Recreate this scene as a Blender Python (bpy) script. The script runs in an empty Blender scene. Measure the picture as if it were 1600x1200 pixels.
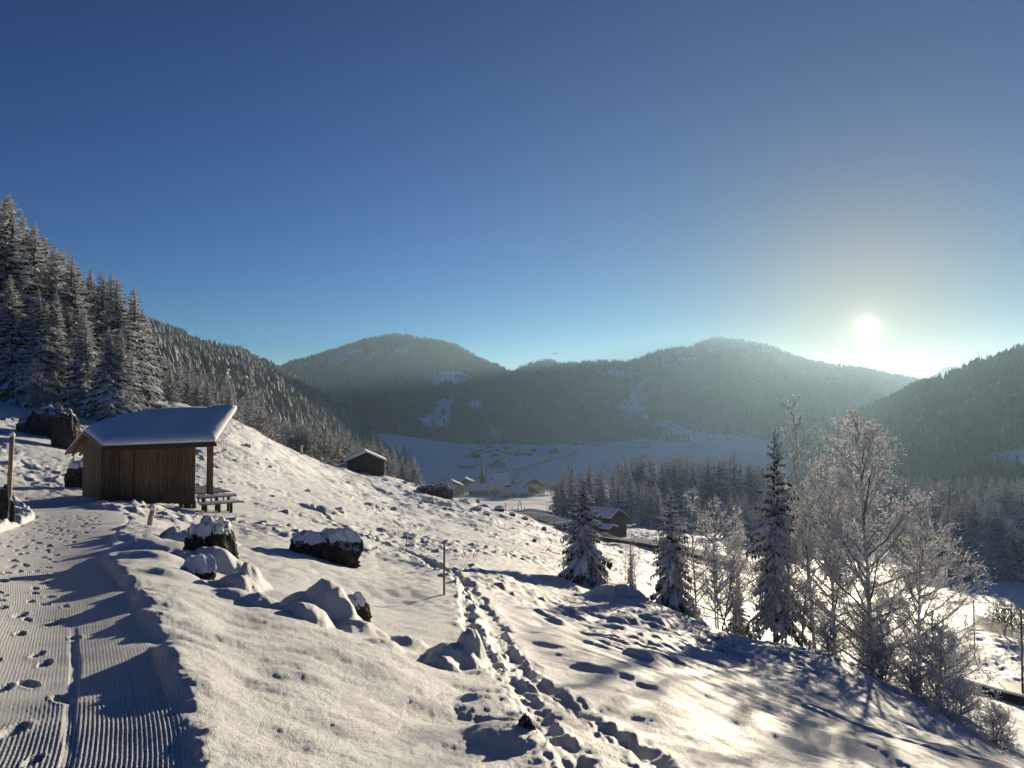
import bpy, math, random
import numpy as np
from mathutils import Vector, Matrix

# ------------------------------------------------------------------ camera, world, sun, exposure
sc = bpy.context.scene
C = sc.collection
F = 1202.0                       # focal length in photo pixels (photo 1600 x 1200)
HOR = 640.0                      # photo row of the true horizon
TH = math.atan((HOR - 600.0) / F)
cd = bpy.data.cameras.new('camera'); cam = bpy.data.objects.new('camera', cd); C.objects.link(cam)
cd.sensor_width = 36.0; cd.lens = 36.0 * F / 1600.0; cd.clip_start = 0.1; cd.clip_end = 20000
cam.location = (0, 0, 0); cam.rotation_euler = (math.radians(90) + TH, 0, 0)
sc.camera = cam

def ray(px, py):
    u = (px - 800.0) / F; v = (600.0 - py) / F
    return np.array([u, math.cos(TH) - math.sin(TH) * v, math.sin(TH) + math.cos(TH) * v])
def unp(px, py, d):
    r = ray(px, py); return r / r[1] * d
SUN = ray(1354, 512); SUN = SUN / np.linalg.norm(SUN)
S_EL = math.asin(SUN[2]); S_AZ = math.atan2(SUN[0], SUN[1])

w = bpy.data.worlds.new('World'); sc.world = w; w.use_nodes = True
nt = w.node_tree; nt.nodes.clear(); N = nt.nodes; Lk = nt.links
out = N.new('ShaderNodeOutputWorld'); bg = N.new('ShaderNodeBackground')
sky = N.new('ShaderNodeTexSky'); sky.sky_type = 'NISHITA'; sky.sun_disc = False
sky.sun_elevation = S_EL; sky.sun_rotation = S_AZ
sky.altitude = 1000; sky.air_density = 1.0; sky.dust_density = 0.1; sky.ozone_density = 4.0
SKY_STRENGTH = 0.056
bg.inputs['Strength'].default_value = SKY_STRENGTH
# the solar aureole: extra light in the sky close round the sun's direction
geo = N.new('ShaderNodeNewGeometry'); dot = N.new('ShaderNodeVectorMath'); dot.operation = 'DOT_PRODUCT'
tc = N.new('ShaderNodeTexCoord')
Lk.new(tc.outputs['Generated'], dot.inputs[0]); dot.inputs[1].default_value = tuple(SUN)
def wm(op, a, b=None):
    n = N.new('ShaderNodeMath'); n.operation = op
    for i, v in enumerate((a, b)):
        if v is None: continue
        if isinstance(v, (int, float)): n.inputs[i].default_value = v
        else: Lk.new(v, n.inputs[i])
    return n.outputs[0]
ang2 = wm('MULTIPLY', wm('SUBTRACT', 1.0, dot.outputs['Value']), 2.0)      # ~ angle squared
def lobe(amp, width):          # gaussian-like lobe
    return wm('MULTIPLY', wm('EXPONENT', wm('MULTIPLY', ang2, -1.0 / width ** 2)), amp)
def lorentz(amp, width):
    return wm('DIVIDE', amp, wm('ADD', wm('MULTIPLY', ang2, 1.0 / width ** 2), 1.0))
core = wm('ADD', lobe(60.0, 0.0068), lorentz(6.0, 0.011))
wide = wm('ADD', lobe(2.0, 0.14), 0.0)
def wcol(v, col):
    n = N.new('ShaderNodeVectorMath'); n.operation = 'SCALE'; n.inputs[0].default_value = col; Lk.new(v, n.inputs['Scale']); return n.outputs[0]
def wadd(a, b):
    n = N.new('ShaderNodeVectorMath'); n.operation = 'ADD'; Lk.new(a, n.inputs[0]); Lk.new(b, n.inputs[1]); return n.outputs[0]
skyg = N.new('ShaderNodeHueSaturation'); skyg.inputs['Saturation'].default_value = 1.28; skyg.inputs['Value'].default_value = 1.0
gm = N.new('ShaderNodeGamma'); gm.inputs['Gamma'].default_value = 1.5; Lk.new(sky.outputs[0], gm.inputs['Color'])
skyg.inputs['Value'].default_value = .3845      # deepens the blue overhead the way the photograph's exposure does
Lk.new(gm.outputs[0], skyg.inputs['Color'])
# air towards the sun is yellowed by aerosol: takes blue out of the sky there
near = lorentz(1.0, 0.30)
tint = N.new('ShaderNodeCombineXYZ'); Lk.new(wm('SUBTRACT', 1.0, wm('MULTIPLY', near, 0.34)), tint.inputs[0]); Lk.new(wm('SUBTRACT', 1.0, wm('MULTIPLY', near, 0.62)), tint.inputs[1]); Lk.new(wm('SUBTRACT', 1.22, wm('MULTIPLY', near, 0.90)), tint.inputs[2])
tm = N.new('ShaderNodeVectorMath'); tm.operation = 'MULTIPLY'; Lk.new(skyg.outputs[0], tm.inputs[0]); Lk.new(tint.outputs[0], tm.inputs[1])
tot = wadd(tm.outputs[0], wadd(wcol(core, (1.0, 0.90, 0.5)), wcol(wide, (1.0, 0.5, 0.05))))
Lk.new(tot, bg.inputs['Color']); Lk.new(bg.outputs[0], out.inputs['Surface'])

sl = bpy.data.lights.new('sun', 'SUN'); so = bpy.data.objects.new('sun', sl); C.objects.link(so)
sl.energy = 4.9; sl.angle = math.radians(0.53); sl.color = (1.0, 0.85, 0.62)
so.rotation_euler = Vector((-SUN[0], -SUN[1], -SUN[2])).to_track_quat('-Z', 'Y').to_euler()
sc.view_settings.view_transform = 'Standard'; sc.view_settings.look = 'None'
sc.view_settings.exposure = 1.1; sc.view_settings.gamma = 1.0; sc.view_settings.use_curve_mapping = False
sc.render.engine = 'CYCLES'
sc.cycles.use_denoising = True; sc.cycles.max_bounces = 5; sc.cycles.diffuse_bounces = 3; sc.cycles.glossy_bounces = 2
sc.cycles.transmission_bounces = 2; sc.cycles.volume_bounces = 1; sc.cycles.transparent_max_bounces = 8
sc.cycles.use_adaptive_sampling = True; sc.cycles.adaptive_threshold = 0.015
HAZE_DENSITY = 6.8e-5

R_ = random.Random(11); RNG = np.random.default_rng(7)

# ------------------------------------------------------------------ noise (numpy)
def _h(ix, iy, s):
    n = (ix.astype(np.int64) * 374761393 + iy.astype(np.int64) * 668265263 + s * 1442695041) & 0xffffffff
    n = ((n ^ (n >> 13)) * 1274126177) & 0xffffffff
    n = ((n ^ (n >> 16)) * 2246822519) & 0xffffffff
    return ((n ^ (n >> 15)) & 0xffffff) / float(0xffffff)
def noise(x, y, s=0):
    x = np.asarray(x, float); y = np.asarray(y, float)
    ix = np.floor(x); iy = np.floor(y); fx = x - ix; fy = y - iy
    def g(a, b):
        t = _h(ix + a, iy + b, s) * 6.2831853
        return np.cos(t) * (fx - a) + np.sin(t) * (fy - b)
    ux = fx * fx * fx * (fx * (fx * 6 - 15) + 10); uy = fy * fy * fy * (fy * (fy * 6 - 15) + 10)
    a = g(0, 0); b = g(1, 0); c = g(0, 1); d = g(1, 1)
    return ((a + (b - a) * ux) + ((c + (d - c) * ux) - (a + (b - a) * ux)) * uy) * 1.5
def fbm(x, y, s=0, o=4, gain=.5):
    t = 0; a = 1.0; f = 1.0
    for i in range(o):
        t = t + a * noise(x * f + 17.3 * i, y * f - 9.1 * i, s + i); a *= gain; f *= 2.03
    return t
def worley(x, y, s=0):
    ix = np.floor(x); iy = np.floor(y); best = np.full(np.shape(x), 9.0)
    for a in (-1, 0, 1):
        for b in (-1, 0, 1):
            qx = ix + a + _h(ix + a, iy + b, s); qy = iy + b + _h(ix + a, iy + b, s + 5)
            best = np.minimum(best, (qx - x) ** 2 + (qy - y) ** 2)
    return np.sqrt(best)
def sst(a, b, x):
    t = np.clip((x - a) / (b - a), 0, 1); return t * t * (3 - 2 * t)

# ------------------------------------------------------------------ mesh helpers
def mesh_np(name, V, Fc, smooth=True):
    """V (n,3), Fc (m,k) int"""
    V = np.asarray(V, np.float32); Fc = np.asarray(Fc, np.int32)
    me = bpy.data.meshes.new(name); k = Fc.shape[1]
    me.vertices.add(len(V)); me.vertices.foreach_set('co', V.ravel())
    me.loops.add(Fc.size); me.loops.foreach_set('vertex_index', Fc.ravel())
    me.polygons.add(len(Fc)); me.polygons.foreach_set('loop_start', np.arange(0, Fc.size, k, dtype=np.int32))
    me.polygons.foreach_set('loop_total', np.full(len(Fc), k, np.int32))
    me.polygons.foreach_set('use_smooth', np.full(len(Fc), smooth, bool))
    me.update(calc_edges=True); me.validate(clean_customdata=False)
    return me
class MB:
    def __init__(s): s.v = []; s.f = []; s.n = 0
    def add(s, V, Fc):
        V = np.asarray(V, float).reshape(-1, 3)
        s.v.append(V); s.f.extend([tuple(int(i) + s.n for i in f) for f in Fc]); s.n += len(V)
    def box(s, c, sz, rot=0.0, axes=None):
        hx, hy, hz = sz[0] / 2, sz[1] / 2, sz[2] / 2
        P = np.array([(a * hx, b * hy, d * hz) for d in (-1, 1) for b in (-1, 1) for a in (-1, 1)], float)
        if axes is not None: P = P @ np.asarray(axes, float)
        elif rot:
            cs, sn = math.cos(rot), math.sin(rot); P = P @ np.array([[cs, sn, 0], [-sn, cs, 0], [0, 0, 1]])
        s.add(P + np.asarray(c, float), [(0, 2, 3, 1), (4, 5, 7, 6), (0, 1, 5, 4), (2, 6, 7, 3), (0, 4, 6, 2), (1, 3, 7, 5)])
    def tube(s, pts, rad, n=6, cap=True):
        pts = np.asarray(pts, float); rings = []
        for i, p in enumerate(pts):
            t = pts[min(i + 1, len(pts) - 1)] - pts[max(i - 1, 0)]; t = t / (np.linalg.norm(t) + 1e-9)
            a = np.cross(t, (0, 0, 1.0)); 
            if np.linalg.norm(a) < .05: a = np.cross(t, (1.0, 0, 0))
            a /= np.linalg.norm(a); b = np.cross(t, a)
            r = rad[i] if hasattr(rad, '__len__') else rad
            for k in range(n):
                th = 2 * math.pi * k / n; rings.append(p + r * (math.cos(th) * a + math.sin(th) * b))
        f = []
        for i in range(len(pts) - 1):
            for k in range(n):
                f.append((i * n + k, i * n + (k + 1) % n, (i + 1) * n + (k + 1) % n, (i + 1) * n + k))
        if cap:
            f.append(tuple(range(n))[::-1]); f.append(tuple((len(pts) - 1) * n + k for k in range(n)))
        s.add(rings, f)
    def mesh(s, name, smooth=False):
        me = bpy.data.meshes.new(name)
        me.from_pydata(np.concatenate(s.v).tolist(), [], s.f)
        if smooth: me.polygons.foreach_set('use_smooth', np.ones(len(me.polygons), bool))
        me.update(); return me
def link(name, me, mat=None, parent=None, loc=None, rz=None, scale=None):
    o = bpy.data.objects.new(name, me); C.objects.link(o)
    if mat is not None and len(me.materials) == 0: me.materials.append(mat)
    if parent is not None: o.parent = parent
    if loc is not None: o.location = tuple(float(c) for c in loc)
    if rz is not None: o.rotation_euler[2] = rz
    if scale is not None: o.scale = (scale,) * 3 if np.isscalar(scale) else tuple(scale)
    return o
def thing(name, label, cat, loc=(0, 0, 0), rz=0.0, group=None, scale=None):
    o = bpy.data.objects.new(name, None); C.objects.link(o); o.empty_display_size = .2
    o.location = tuple(float(c) for c in loc); o.rotation_euler[2] = rz
    if scale is not None: o.scale = (scale,) * 3 if np.isscalar(scale) else tuple(scale)
    o['label'] = label; o['category'] = cat
    if group: o['group'] = group
    return o
def tag(o, label, cat, group=None):
    o['label'] = label; o['category'] = cat
    if group: o['group'] = group
    return o
def kind(o, k): o['kind'] = k; return o

# ------------------------------------------------------------------ materials
class NB:
    def __init__(s, m): s.t = m.node_tree; s.n = s.t.nodes; s.l = s.t.links
    def __call__(s, typ, **kw):
        n = s.n.new(typ)
        for k, v in kw.items(): setattr(n, k, v)
        return n
    def set(s, n, **kw):
        for k, v in kw.items():
            k = k.replace('_', ' ')
            if hasattr(v, 'is_linked') or isinstance(v, bpy.types.NodeSocket): s.l.new(v, n.inputs[k])
            else: n.inputs[k].default_value = v
        return n
    def math(s, op, a, b=0.0, c=None, clamp=False):
        n = s.n.new('ShaderNodeMath'); n.operation = op; n.use_clamp = clamp
        for i, v in enumerate((a, b, c)):
            if v is None: continue
            if isinstance(v, (int, float)): n.inputs[i].default_value = v
            else: s.l.new(v, n.inputs[i])
        return n.outputs[0]
    def noise(s, vec, scale, detail=3, rough=.55):
        n = s.n.new('ShaderNodeTexNoise'); s.l.new(vec, n.inputs['Vector'])
        n.inputs['Scale'].default_value = scale; n.inputs['Detail'].default_value = detail; n.inputs['Roughness'].default_value = rough
        return n.outputs['Fac']
    def mix(s, f, a, b):
        n = s.n.new('ShaderNodeMix'); n.data_type = 'RGBA'
        for i, v in ((0, f), (6, a), (7, b)):
            if isinstance(v, (int, float)): n.inputs[i].default_value = v
            elif isinstance(v, tuple): n.inputs[i].default_value = (v + (1,))[:4]
            else: s.l.new(v, n.inputs[i])
        return n.outputs[2]
    def ramp(s, v, a, b):
        n = s.n.new('ShaderNodeMapRange'); n.interpolation_type = 'SMOOTHSTEP'
        s.l.new(v, n.inputs[0]); n.inputs[1].default_value = a; n.inputs[2].default_value = b; return n.outputs[0]
def newmat(name):
    m = bpy.data.materials.new(name); m.use_nodes = True
    return m, NB(m), m.node_tree.nodes['Principled BSDF']
SNOW = (0.80, 0.82, 0.85)
def mat_snow(name, corduroy=False, sparkle=True, col=SNOW, grain=1.0, dirt=None):
    m, b, p = newmat(name)
    g = b('ShaderNodeNewGeometry').outputs['Position']
    fine = b.noise(g, 26, 5, .85)
    if dirt:
        v = b.noise(g, dirt[0], 5, .6); f = b.ramp(v, dirt[1], dirt[1] + .08)
        b.set(p, Base_Color=b.mix(f, col, dirt[2]))
    else:
        v = b.noise(g, 1.3, 3); b.set(p, Base_Color=b.mix(v, tuple(c * .955 for c in col), tuple(c * 1.03 for c in col)))
    b.set(p, Roughness=.62 if sparkle else .9); p.inputs['Specular IOR Level'].default_value = .35 if sparkle else .05
    h = b.math('MULTIPLY', fine, .042 * grain)
    if sparkle:
        vo = b('ShaderNodeTexVoronoi'); b.l.new(g, vo.inputs['Vector']); vo.inputs['Scale'].default_value = 120
        h = b.math('ADD', h, b.math('MULTIPLY', vo.outputs['Distance'], .012 * grain))
    if corduroy:
        at = b('ShaderNodeAttribute'); at.attribute_name = 'across'
        wob = b.math('MULTIPLY', b.math('SUBTRACT', b.noise(g, 5, 2), .5), .006)
        s = b.math('SINE', b.math('MULTIPLY', b.math('ADD', at.outputs['Fac'], wob), 2 * math.pi / .0245))
        pv = b.ramp(b.noise(g, 2.2, 3), .3, .6)
        h = b.math('ADD', h, b.math('MULTIPLY', b.math('MULTIPLY', s, .0030), b.math('ADD', b.math('MULTIPLY', pv, .55), .45)))
    bp = b('ShaderNodeBump'); bp.inputs['Strength'].default_value = 1.0; bp.inputs['Distance'].default_value = 1.0
    b.l.new(h, bp.inputs['Height']); b.l.new(bp.outputs[0], p.inputs['Normal'])
    return m
def mat_frosted(name, base, snow=(.78, .8, .83), lo=.15, hi=.55, ns=3.0, nam=.5, rough=.8, transl=0.0, base2=None, obj=True):
    """dark material with snow lying on its upward faces"""
    m, b, p = newmat(name)
    g = b('ShaderNodeNewGeometry'); sep = b('ShaderNodeSeparateXYZ'); b.l.new(g.outputs['True Normal' if False else 'Normal'], sep.inputs[0])
    co = b('ShaderNodeTexCoord').outputs['Object'] if obj else g.outputs['Position']
    n = b.noise(co, ns, 4, .65)
    v = b.math('ADD', b.math('ABSOLUTE', sep.outputs['Z']) if transl else sep.outputs['Z'], b.math('MULTIPLY', b.math('SUBTRACT', n, .5), nam * 2))
    f = b.ramp(v, lo, hi)
    bc = b.mix(b.noise(co, ns * 2.3, 2), base, base2 or tuple(c * 1.7 for c in base))
    b.set(p, Base_Color=b.mix(f, bc, snow), Roughness=rough); p.inputs['Specular IOR Level'].default_value = .2
    if transl:
        tr = b('ShaderNodeBsdfTranslucent'); b.l.new(b.mix(f, bc, snow), tr.inputs['Color'])
        mx = b('ShaderNodeMixShader'); mx.inputs[0].default_value = transl
        b.l.new(p.outputs[0], mx.inputs[1]); b.l.new(tr.outputs[0], mx.inputs[2])
        b.l.new(mx.outputs[0], b.n['Material Output'].inputs['Surface'])
    return m
def mat_wood(name, c1, c2, scale=1.0, axis=2, weather=None):
    m, b, p = newmat(name)
    co = b('ShaderNodeTexCoord').outputs['Object']; oi = b('ShaderNodeObjectInfo')
    mp = b('ShaderNodeMapping'); sc_ = [28 * scale] * 3; sc_[axis] = 2.2 * scale; mp.inputs['Scale'].default_value = sc_
    b.l.new(co, mp.inputs['Vector'])
    ad = b('ShaderNodeVectorMath'); ad.operation = 'ADD'; b.l.new(mp.outputs[0], ad.inputs[0])
    cm = b('ShaderNodeCombineXYZ'); b.l.new(b.math('MULTIPLY', oi.outputs['Random'], 40.0), cm.inputs[0]); b.l.new(b.math('MULTIPLY', oi.outputs['Random'], 17.0), cm.inputs[2])
    b.l.new(cm.outputs[0], ad.inputs[1])
    n = b.noise(ad.outputs[0], 1.0, 5, .6)
    col = b.mix(b.ramp(n, .3, .7), c1, c2)
    col = b.mix(b.math('MULTIPLY', oi.outputs['Random'], .55), col, tuple(c * .45 for c in c1))
    if weather:
        sp = b('ShaderNodeSeparateXYZ'); b.l.new(co, sp.inputs[0])
        f = b.ramp(b.math('ADD', sp.outputs['Z'], b.math('MULTIPLY', b.noise(ad.outputs[0], .7, 3), .8)), weather[0], weather[1])
        col = b.mix(f, weather[2], col)
    b.set(p, Base_Color=col, Roughness=.75)
    bp = b('ShaderNodeBump'); bp.inputs['Strength'].default_value = .5; bp.inputs['Distance'].default_value = .01
    b.l.new(n, bp.inputs['Height']); b.l.new(bp.outputs[0], p.inputs['Normal'])
    return m
def mat_rock(name, c1, c2, lo=.55, hi=.8):
    m, b, p = newmat(name)
    g = b('ShaderNodeNewGeometry'); co = g.outputs['Position']; sep = b('ShaderNodeSeparateXYZ'); b.l.new(g.outputs['Normal'], sep.inputs[0])
    n = b.noise(co, 5, 6, .7); n2 = b.noise(co, 26, 5, .75)
    col = b.mix(b.ramp(n, .4, .62), c1, c2); col = b.mix(b.ramp(n2, .5, .72), col, (.012, .01, .009))
    f = b.ramp(b.math('ADD', sep.outputs['Z'], b.math('MULTIPLY', b.math('SUBTRACT', n2, .5), 1.6)), lo, hi)
    b.set(p, Base_Color=b.mix(f, col, SNOW), Roughness=.85)
    bp = b('ShaderNodeBump'); bp.inputs['Strength'].default_value = 1; bp.inputs['Distance'].default_value = .12
    b.l.new(b.math('ADD', n2, n), bp.inputs['Height']); b.l.new(bp.outputs[0], p.inputs['Normal'])
    return m
def mat_plain(name, col, rough=.6, var=.15, scale=3.0, metal=0.0):
    m, b, p = newmat(name)
    co = b('ShaderNodeTexCoord').outputs['Object']; n = b.noise(co, scale, 4)
    b.set(p, Base_Color=b.mix(n, tuple(c * (1 - var) for c in col), tuple(min(1, c * (1 + var)) for c in col)), Roughness=rough, Metallic=metal)
    return m
M = {}
M['snow'] = mat_snow('snow')
M['snow_track'] = mat_snow('groomed_snow', corduroy=True, col=(.76, .78, .81))
M['snow_far'] = mat_snow('valley_snow', sparkle=False, grain=0.0)
M['snow_cap'] = mat_snow('lying_snow', sparkle=False, grain=.5)
M['mount'] = mat_frosted('mountain_ground', (.05, .045, .035), lo=-.4, hi=.35, ns=.02, nam=.5, obj=False)
M['needle'] = mat_frosted('spruce_needles', (.024, .034, .02), lo=.36, hi=.92, ns=4.0, nam=.55, transl=.12, base2=(.04, .055, .03))
M['needle_mid'] = mat_frosted('frosted_needles', (.024, .034, .022), lo=.4, hi=1.0, ns=2.5, nam=.6, transl=.1, base2=(.06, .075, .05))
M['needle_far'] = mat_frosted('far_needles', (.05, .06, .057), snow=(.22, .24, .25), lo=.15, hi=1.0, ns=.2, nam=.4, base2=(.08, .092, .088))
M['tree_snow'] = mat_snow('tree_snow', sparkle=False, grain=.6, col=(.8, .82, .86))
M['needle_left'] = mat_frosted('lit_far_needles', (.05, .06, .045), snow=(.55, .56, .56), lo=-.1, hi=.85, ns=.35, nam=.5, base2=(.12, .125, .1))  # left ridge: heavier frost, and sunlight put into the paler colour
M['bark'] = mat_frosted('spruce_bark', (.035, .026, .02), lo=.5, hi=.9, ns=6, nam=.6)
M['twig'] = mat_frosted('frosted_twigs', (.09, .078, .068), lo=-.35, hi=.4, ns=9, nam=.8)
M['frost'] = mat_frosted('rime', (.42, .41, .4), snow=(.82, .83, .85), lo=-.4, hi=.6, ns=5, nam=.6, transl=.35)
M['brush'] = mat_frosted('frosted_brush', (.05, .044, .038), snow=(.6, .6, .61), lo=.1, hi=1.0, ns=3, nam=.7, transl=.2, base2=(.12, .11, .1))
M['rock'] = mat_rock('dark_rock', (.035, .03, .024), (.11, .095, .07))
M['plank'] = mat_wood('hut_planks', (.06, .03, .013), (.29, .16, .07), weather=(-.2, 1.6, (.05, .042, .032)))
M['beam'] = mat_wood('dark_beam', (.035, .02, .012), (.07, .04, .022))
M['rafter'] = mat_wood('soffit_wood', (.16, .1, .055), (.28, .19, .11), axis=1)
M['deck'] = mat_wood('grey_boards', (.2, .17, .13), (.34, .3, .24), axis=0)
M['pole'] = mat_wood('pole_wood', (.26, .2, .13), (.42, .34, .24))
M['barnwood'] = mat_wood('barn_wood', (.02, .014, .01), (.045, .032, .022), scale=.5)
M['chalet'] = mat_wood('chalet_wood', (.03, .02, .013), (.055, .038, .025), scale=.15)
M['render'] = mat_plain('pale_render', (.36, .34, .31), .8, .06)
M['stone'] = mat_plain('grey_render', (.25, .24, .22), .85, .15)
M['glass'] = mat_plain('dark_glass', (.03, .035, .04), .15, .1)
M['spire'] = mat_plain('spire_shingle', (.018, .023, .021), .8, .2)
M['metal'] = mat_plain('grey_metal', (.12, .12, .12), .45, .1, metal=.6)
M['brick_red'] = mat_plain('red_render', (.2, .085, .06), .8, .1)
M['white_plastic'] = mat_plain('white_plastic', (.75, .75, .74), .4, .03)
M['red'] = mat_plain('red_paint', (.5, .05, .04), .5, .05)
M['black'] = mat_plain('black_feathers', (.02, .02, .02), .7, .05)
def mat_road():
    m, b, p = newmat('wet_asphalt')
    g = b('ShaderNodeNewGeometry').outputs['Position']; at = b('ShaderNodeAttribute'); at.attribute_name = 'across'
    n = b.noise(g, 1.2, 5, .65); v = b.math('ADD', b.math('ABSOLUTE', at.outputs['Fac'], 0), b.math('MULTIPLY', b.math('SUBTRACT', n, .5), .7))
    col = b.mix(b.ramp(v, .55, 1.0), (.055, .048, .04), (.4, .38, .34)); col = b.mix(b.ramp(b.noise(g, .25, 3), .42, .6), col, (.16, .135, .1))
    b.set(p, Base_Color=col, Roughness=.5); return m
M['road'] = mat_road()

# ------------------------------------------------------------------ terrain: table of (depth, photo row) per photo column
TAB = {
 -420: [(2, 1560), (4, 1080), (7, 880), (12, 780), (20, 715), (40, 645), (80, 590), (150, 545), (400, 500), (1000, 470)],
 -200: [(2, 1580), (4, 1150), (7, 930), (12, 815), (20, 760), (32, 715), (60, 640), (90, 600), (160, 560), (400, 520), (1000, 500)],
 0:    [(2, 1590), (3.9, 1195), (5.7, 1050), (7.8, 962), (9.4, 921), (12.6, 870), (17.2, 828), (23, 800), (28, 783), (34, 765), (40, 722), (50, 678), (62, 645), (84, 622), (115, 608), (160, 590), (400, 560), (1000, 545)],
 150:  [(2, 1590), (3.9, 1198), (5.7, 1050), (7.8, 961), (9.4, 920), (12.6, 870), (17.2, 830), (23.8, 800), (30, 784), (36, 768), (44, 735), (55, 695), (70, 660), (88, 635), (115, 622), (160, 612), (400, 590), (1000, 580)],
 230:  [(2, 1585), (3.9, 1197), (5.7, 1048), (7.8, 958), (9.4, 918), (12.6, 868), (17.2, 832), (23.8, 806), (30, 790), (38, 768), (50, 722), (65, 680), (82, 645), (98, 626), (120, 626), (160, 640), (400, 650), (1000, 640)],
 300:  [(2, 1570), (3.9, 1192), (5.7, 1046), (8, 960), (12, 897), (17, 854), (22, 831), (28, 809), (36, 782), (46, 748), (60, 702), (76, 664), (94, 637), (115, 638), (160, 665), (300, 700), (600, 700), (1500, 690)],
 370:  [(2, 1560), (4.1, 1190), (6, 1062), (8.5, 975), (12, 918), (17, 868), (22, 842), (30, 812), (42, 778), (56, 738), (70, 700), (88, 662), (110, 664), (150, 685), (300, 722), (600, 735), (1500, 690)],
 450:  [(2, 1555), (4.3, 1200), (6, 1080), (8, 1003), (12, 930), (17, 884), (24, 848), (35, 811), (50, 781), (70, 745), (98, 700), (115, 700), (150, 716), (300, 755), (600, 760), (1000, 735), (1500, 700)],
 520:  [(2, 1550), (4.5, 1200), (6.5, 1075), (9, 1000), (13, 942), (19, 890), (28, 850), (40, 818), (60, 785), (85, 758), (118, 731), (140, 733), (170, 748), (300, 775), (600, 772), (1000, 735), (1500, 695), (2000, 665)],
 600:  [(2, 1545), (4.8, 1200), (7, 1075), (10, 1003), (15, 943), (22, 897), (32, 861), (50, 825), (75, 796), (105, 768), (145, 747), (170, 752), (220, 778), (400, 787), (700, 762), (1000, 733), (1500, 692), (1900, 672)],
 700:  [(2, 1540), (5.1, 1200), (7.5, 1088), (11, 1012), (15.5, 944), (22, 902), (32, 870), (50, 840), (80, 811), (110, 789), (135, 777), (165, 792), (220, 806), (400, 787), (550, 771), (700, 760), (1000, 740), (1500, 703), (2200, 688)],
 800:  [(2, 1540), (5.4, 1200), (8, 1092), (11, 1030), (16, 968), (24, 911), (36, 877), (55, 851), (80, 826), (110, 805), (128, 801), (150, 807), (190, 800), (260, 795), (400, 786), (550, 771), (700, 760), (1000, 742), (1500, 708), (2200, 690)],
 900:  [(2, 1545), (5.8, 1200), (9, 1092), (13, 1022), (18, 975), (27, 933), (36, 907), (50, 880), (75, 856), (100, 842), (125, 838), (150, 826), (200, 815), (260, 805), (400, 787), (550, 772), (700, 762), (1000, 744), (1500, 710), (2200, 690)],
 1000: [(2, 1560), (6.3, 1200), (10, 1085), (15, 1012), (22, 964), (30, 933), (40, 925), (60, 895), (90, 870), (115, 854), (140, 843), (200, 823), (300, 805), (450, 785), (700, 764), (1000, 744), (1500, 710), (2200, 690)],
 1100: [(2, 1575), (6.8, 1200), (11, 1092), (17, 1022), (25, 984), (35, 985), (55, 935), (85, 893), (110, 874), (140, 856), (200, 833), (300, 812), (450, 788), (700, 767), (1000, 745), (1500, 710), (2200, 690)],
 1250: [(2, 1600), (8, 1205), (13, 1110), (20, 1045), (27, 1012), (36, 1024), (58, 972), (85, 926), (110, 902), (140, 885), (200, 862), (300, 835), (450, 805), (700, 780), (1000, 746), (1500, 710), (2200, 690)],
 1400: [(2, 1625), (9.5, 1200), (15, 1132), (21, 1086), (28, 1068), (38, 1058), (58, 1010), (80, 967), (105, 938), (140, 915), (180, 893), (220, 880), (300, 850), (450, 812), (700, 782), (1200, 740), (2200, 695)],
 1600: [(2, 1650), (12, 1205), (16, 1178), (22, 1170), (30, 1142), (45, 1095), (58, 1052), (72, 1010), (85, 985), (110, 957), (145, 928), (180, 893), (220, 876), (300, 850), (450, 810), (700, 780), (1200, 740), (2200, 695)],
 1900: [(2, 1700), (10, 1290), (20, 1210), (40, 1130), (80, 1020), (150, 930), (300, 850), (700, 780), (1500, 730)],
}
_P = []; _S = []
for px, lst in TAB.items():
    for d, py in lst:
        q = unp(px, py, d); r = math.hypot(q[0], q[1])
        _P.append((math.atan2(q[0], q[1]) * 4.0, math.log(r))); _S.append(q[2] / r)
_P = np.array(_P); _S = np.array(_S)
def _rbf_fit(P, S, lam=2e-4):
    n = len(P); D = np.sqrt(((P[:, None] - P[None]) ** 2).sum(-1)); K = D ** 3
    A = np.zeros((n + 3, n + 3)); A[:n, :n] = K - lam * np.eye(n) * 0 + lam * np.eye(n) * 1e1
    A[:n, n] = 1; A[:n, n + 1:] = P; A[n:, :n] = A[:n, n:].T
    return np.linalg.solve(A, np.concatenate([S, np.zeros(3)]))
_W = _rbf_fit(_P, _S)
AZ = np.linspace(math.radians(-48), math.radians(44), 260); LR = np.linspace(math.log(1.9), math.log(2400), 420)
_G = np.zeros((len(AZ), len(LR)))
for i, a in enumerate(AZ):
    Q = np.stack([np.full(len(LR), a * 4.0), LR], 1); D = np.sqrt(((Q[:, None] - _P[None]) ** 2).sum(-1)) ** 3
    _G[i] = D @ _W[:len(_P)] + _W[len(_P)] + Q @ _W[len(_P) + 1:]
def base_z(x, y):
    x = np.asarray(x, float); y = np.asarray(y, float)
    az = np.arctan2(x, y); r = np.maximum(np.hypot(x, y), .4); rc = np.clip(r, 1.95, 2390)
    fi = np.clip((az - AZ[0]) / (AZ[1] - AZ[0]), 0, len(AZ) - 1.001); fj = np.clip((np.log(rc) - LR[0]) / (LR[1] - LR[0]), 0, len(LR) - 1.001)
    i = fi.astype(int); j = fj.astype(int); u = fi - i; v = fj - j
    s = (_G[i, j] * (1 - u) * (1 - v) + _G[i + 1, j] * u * (1 - v) + _G[i, j + 1] * (1 - u) * v + _G[i + 1, j + 1] * u * v)
    return np.where(r < 1.95, s * 1.95, s * rc)
_T = np.exp(np.linspace(math.log(2.2), math.log(2300), 2600))
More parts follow.
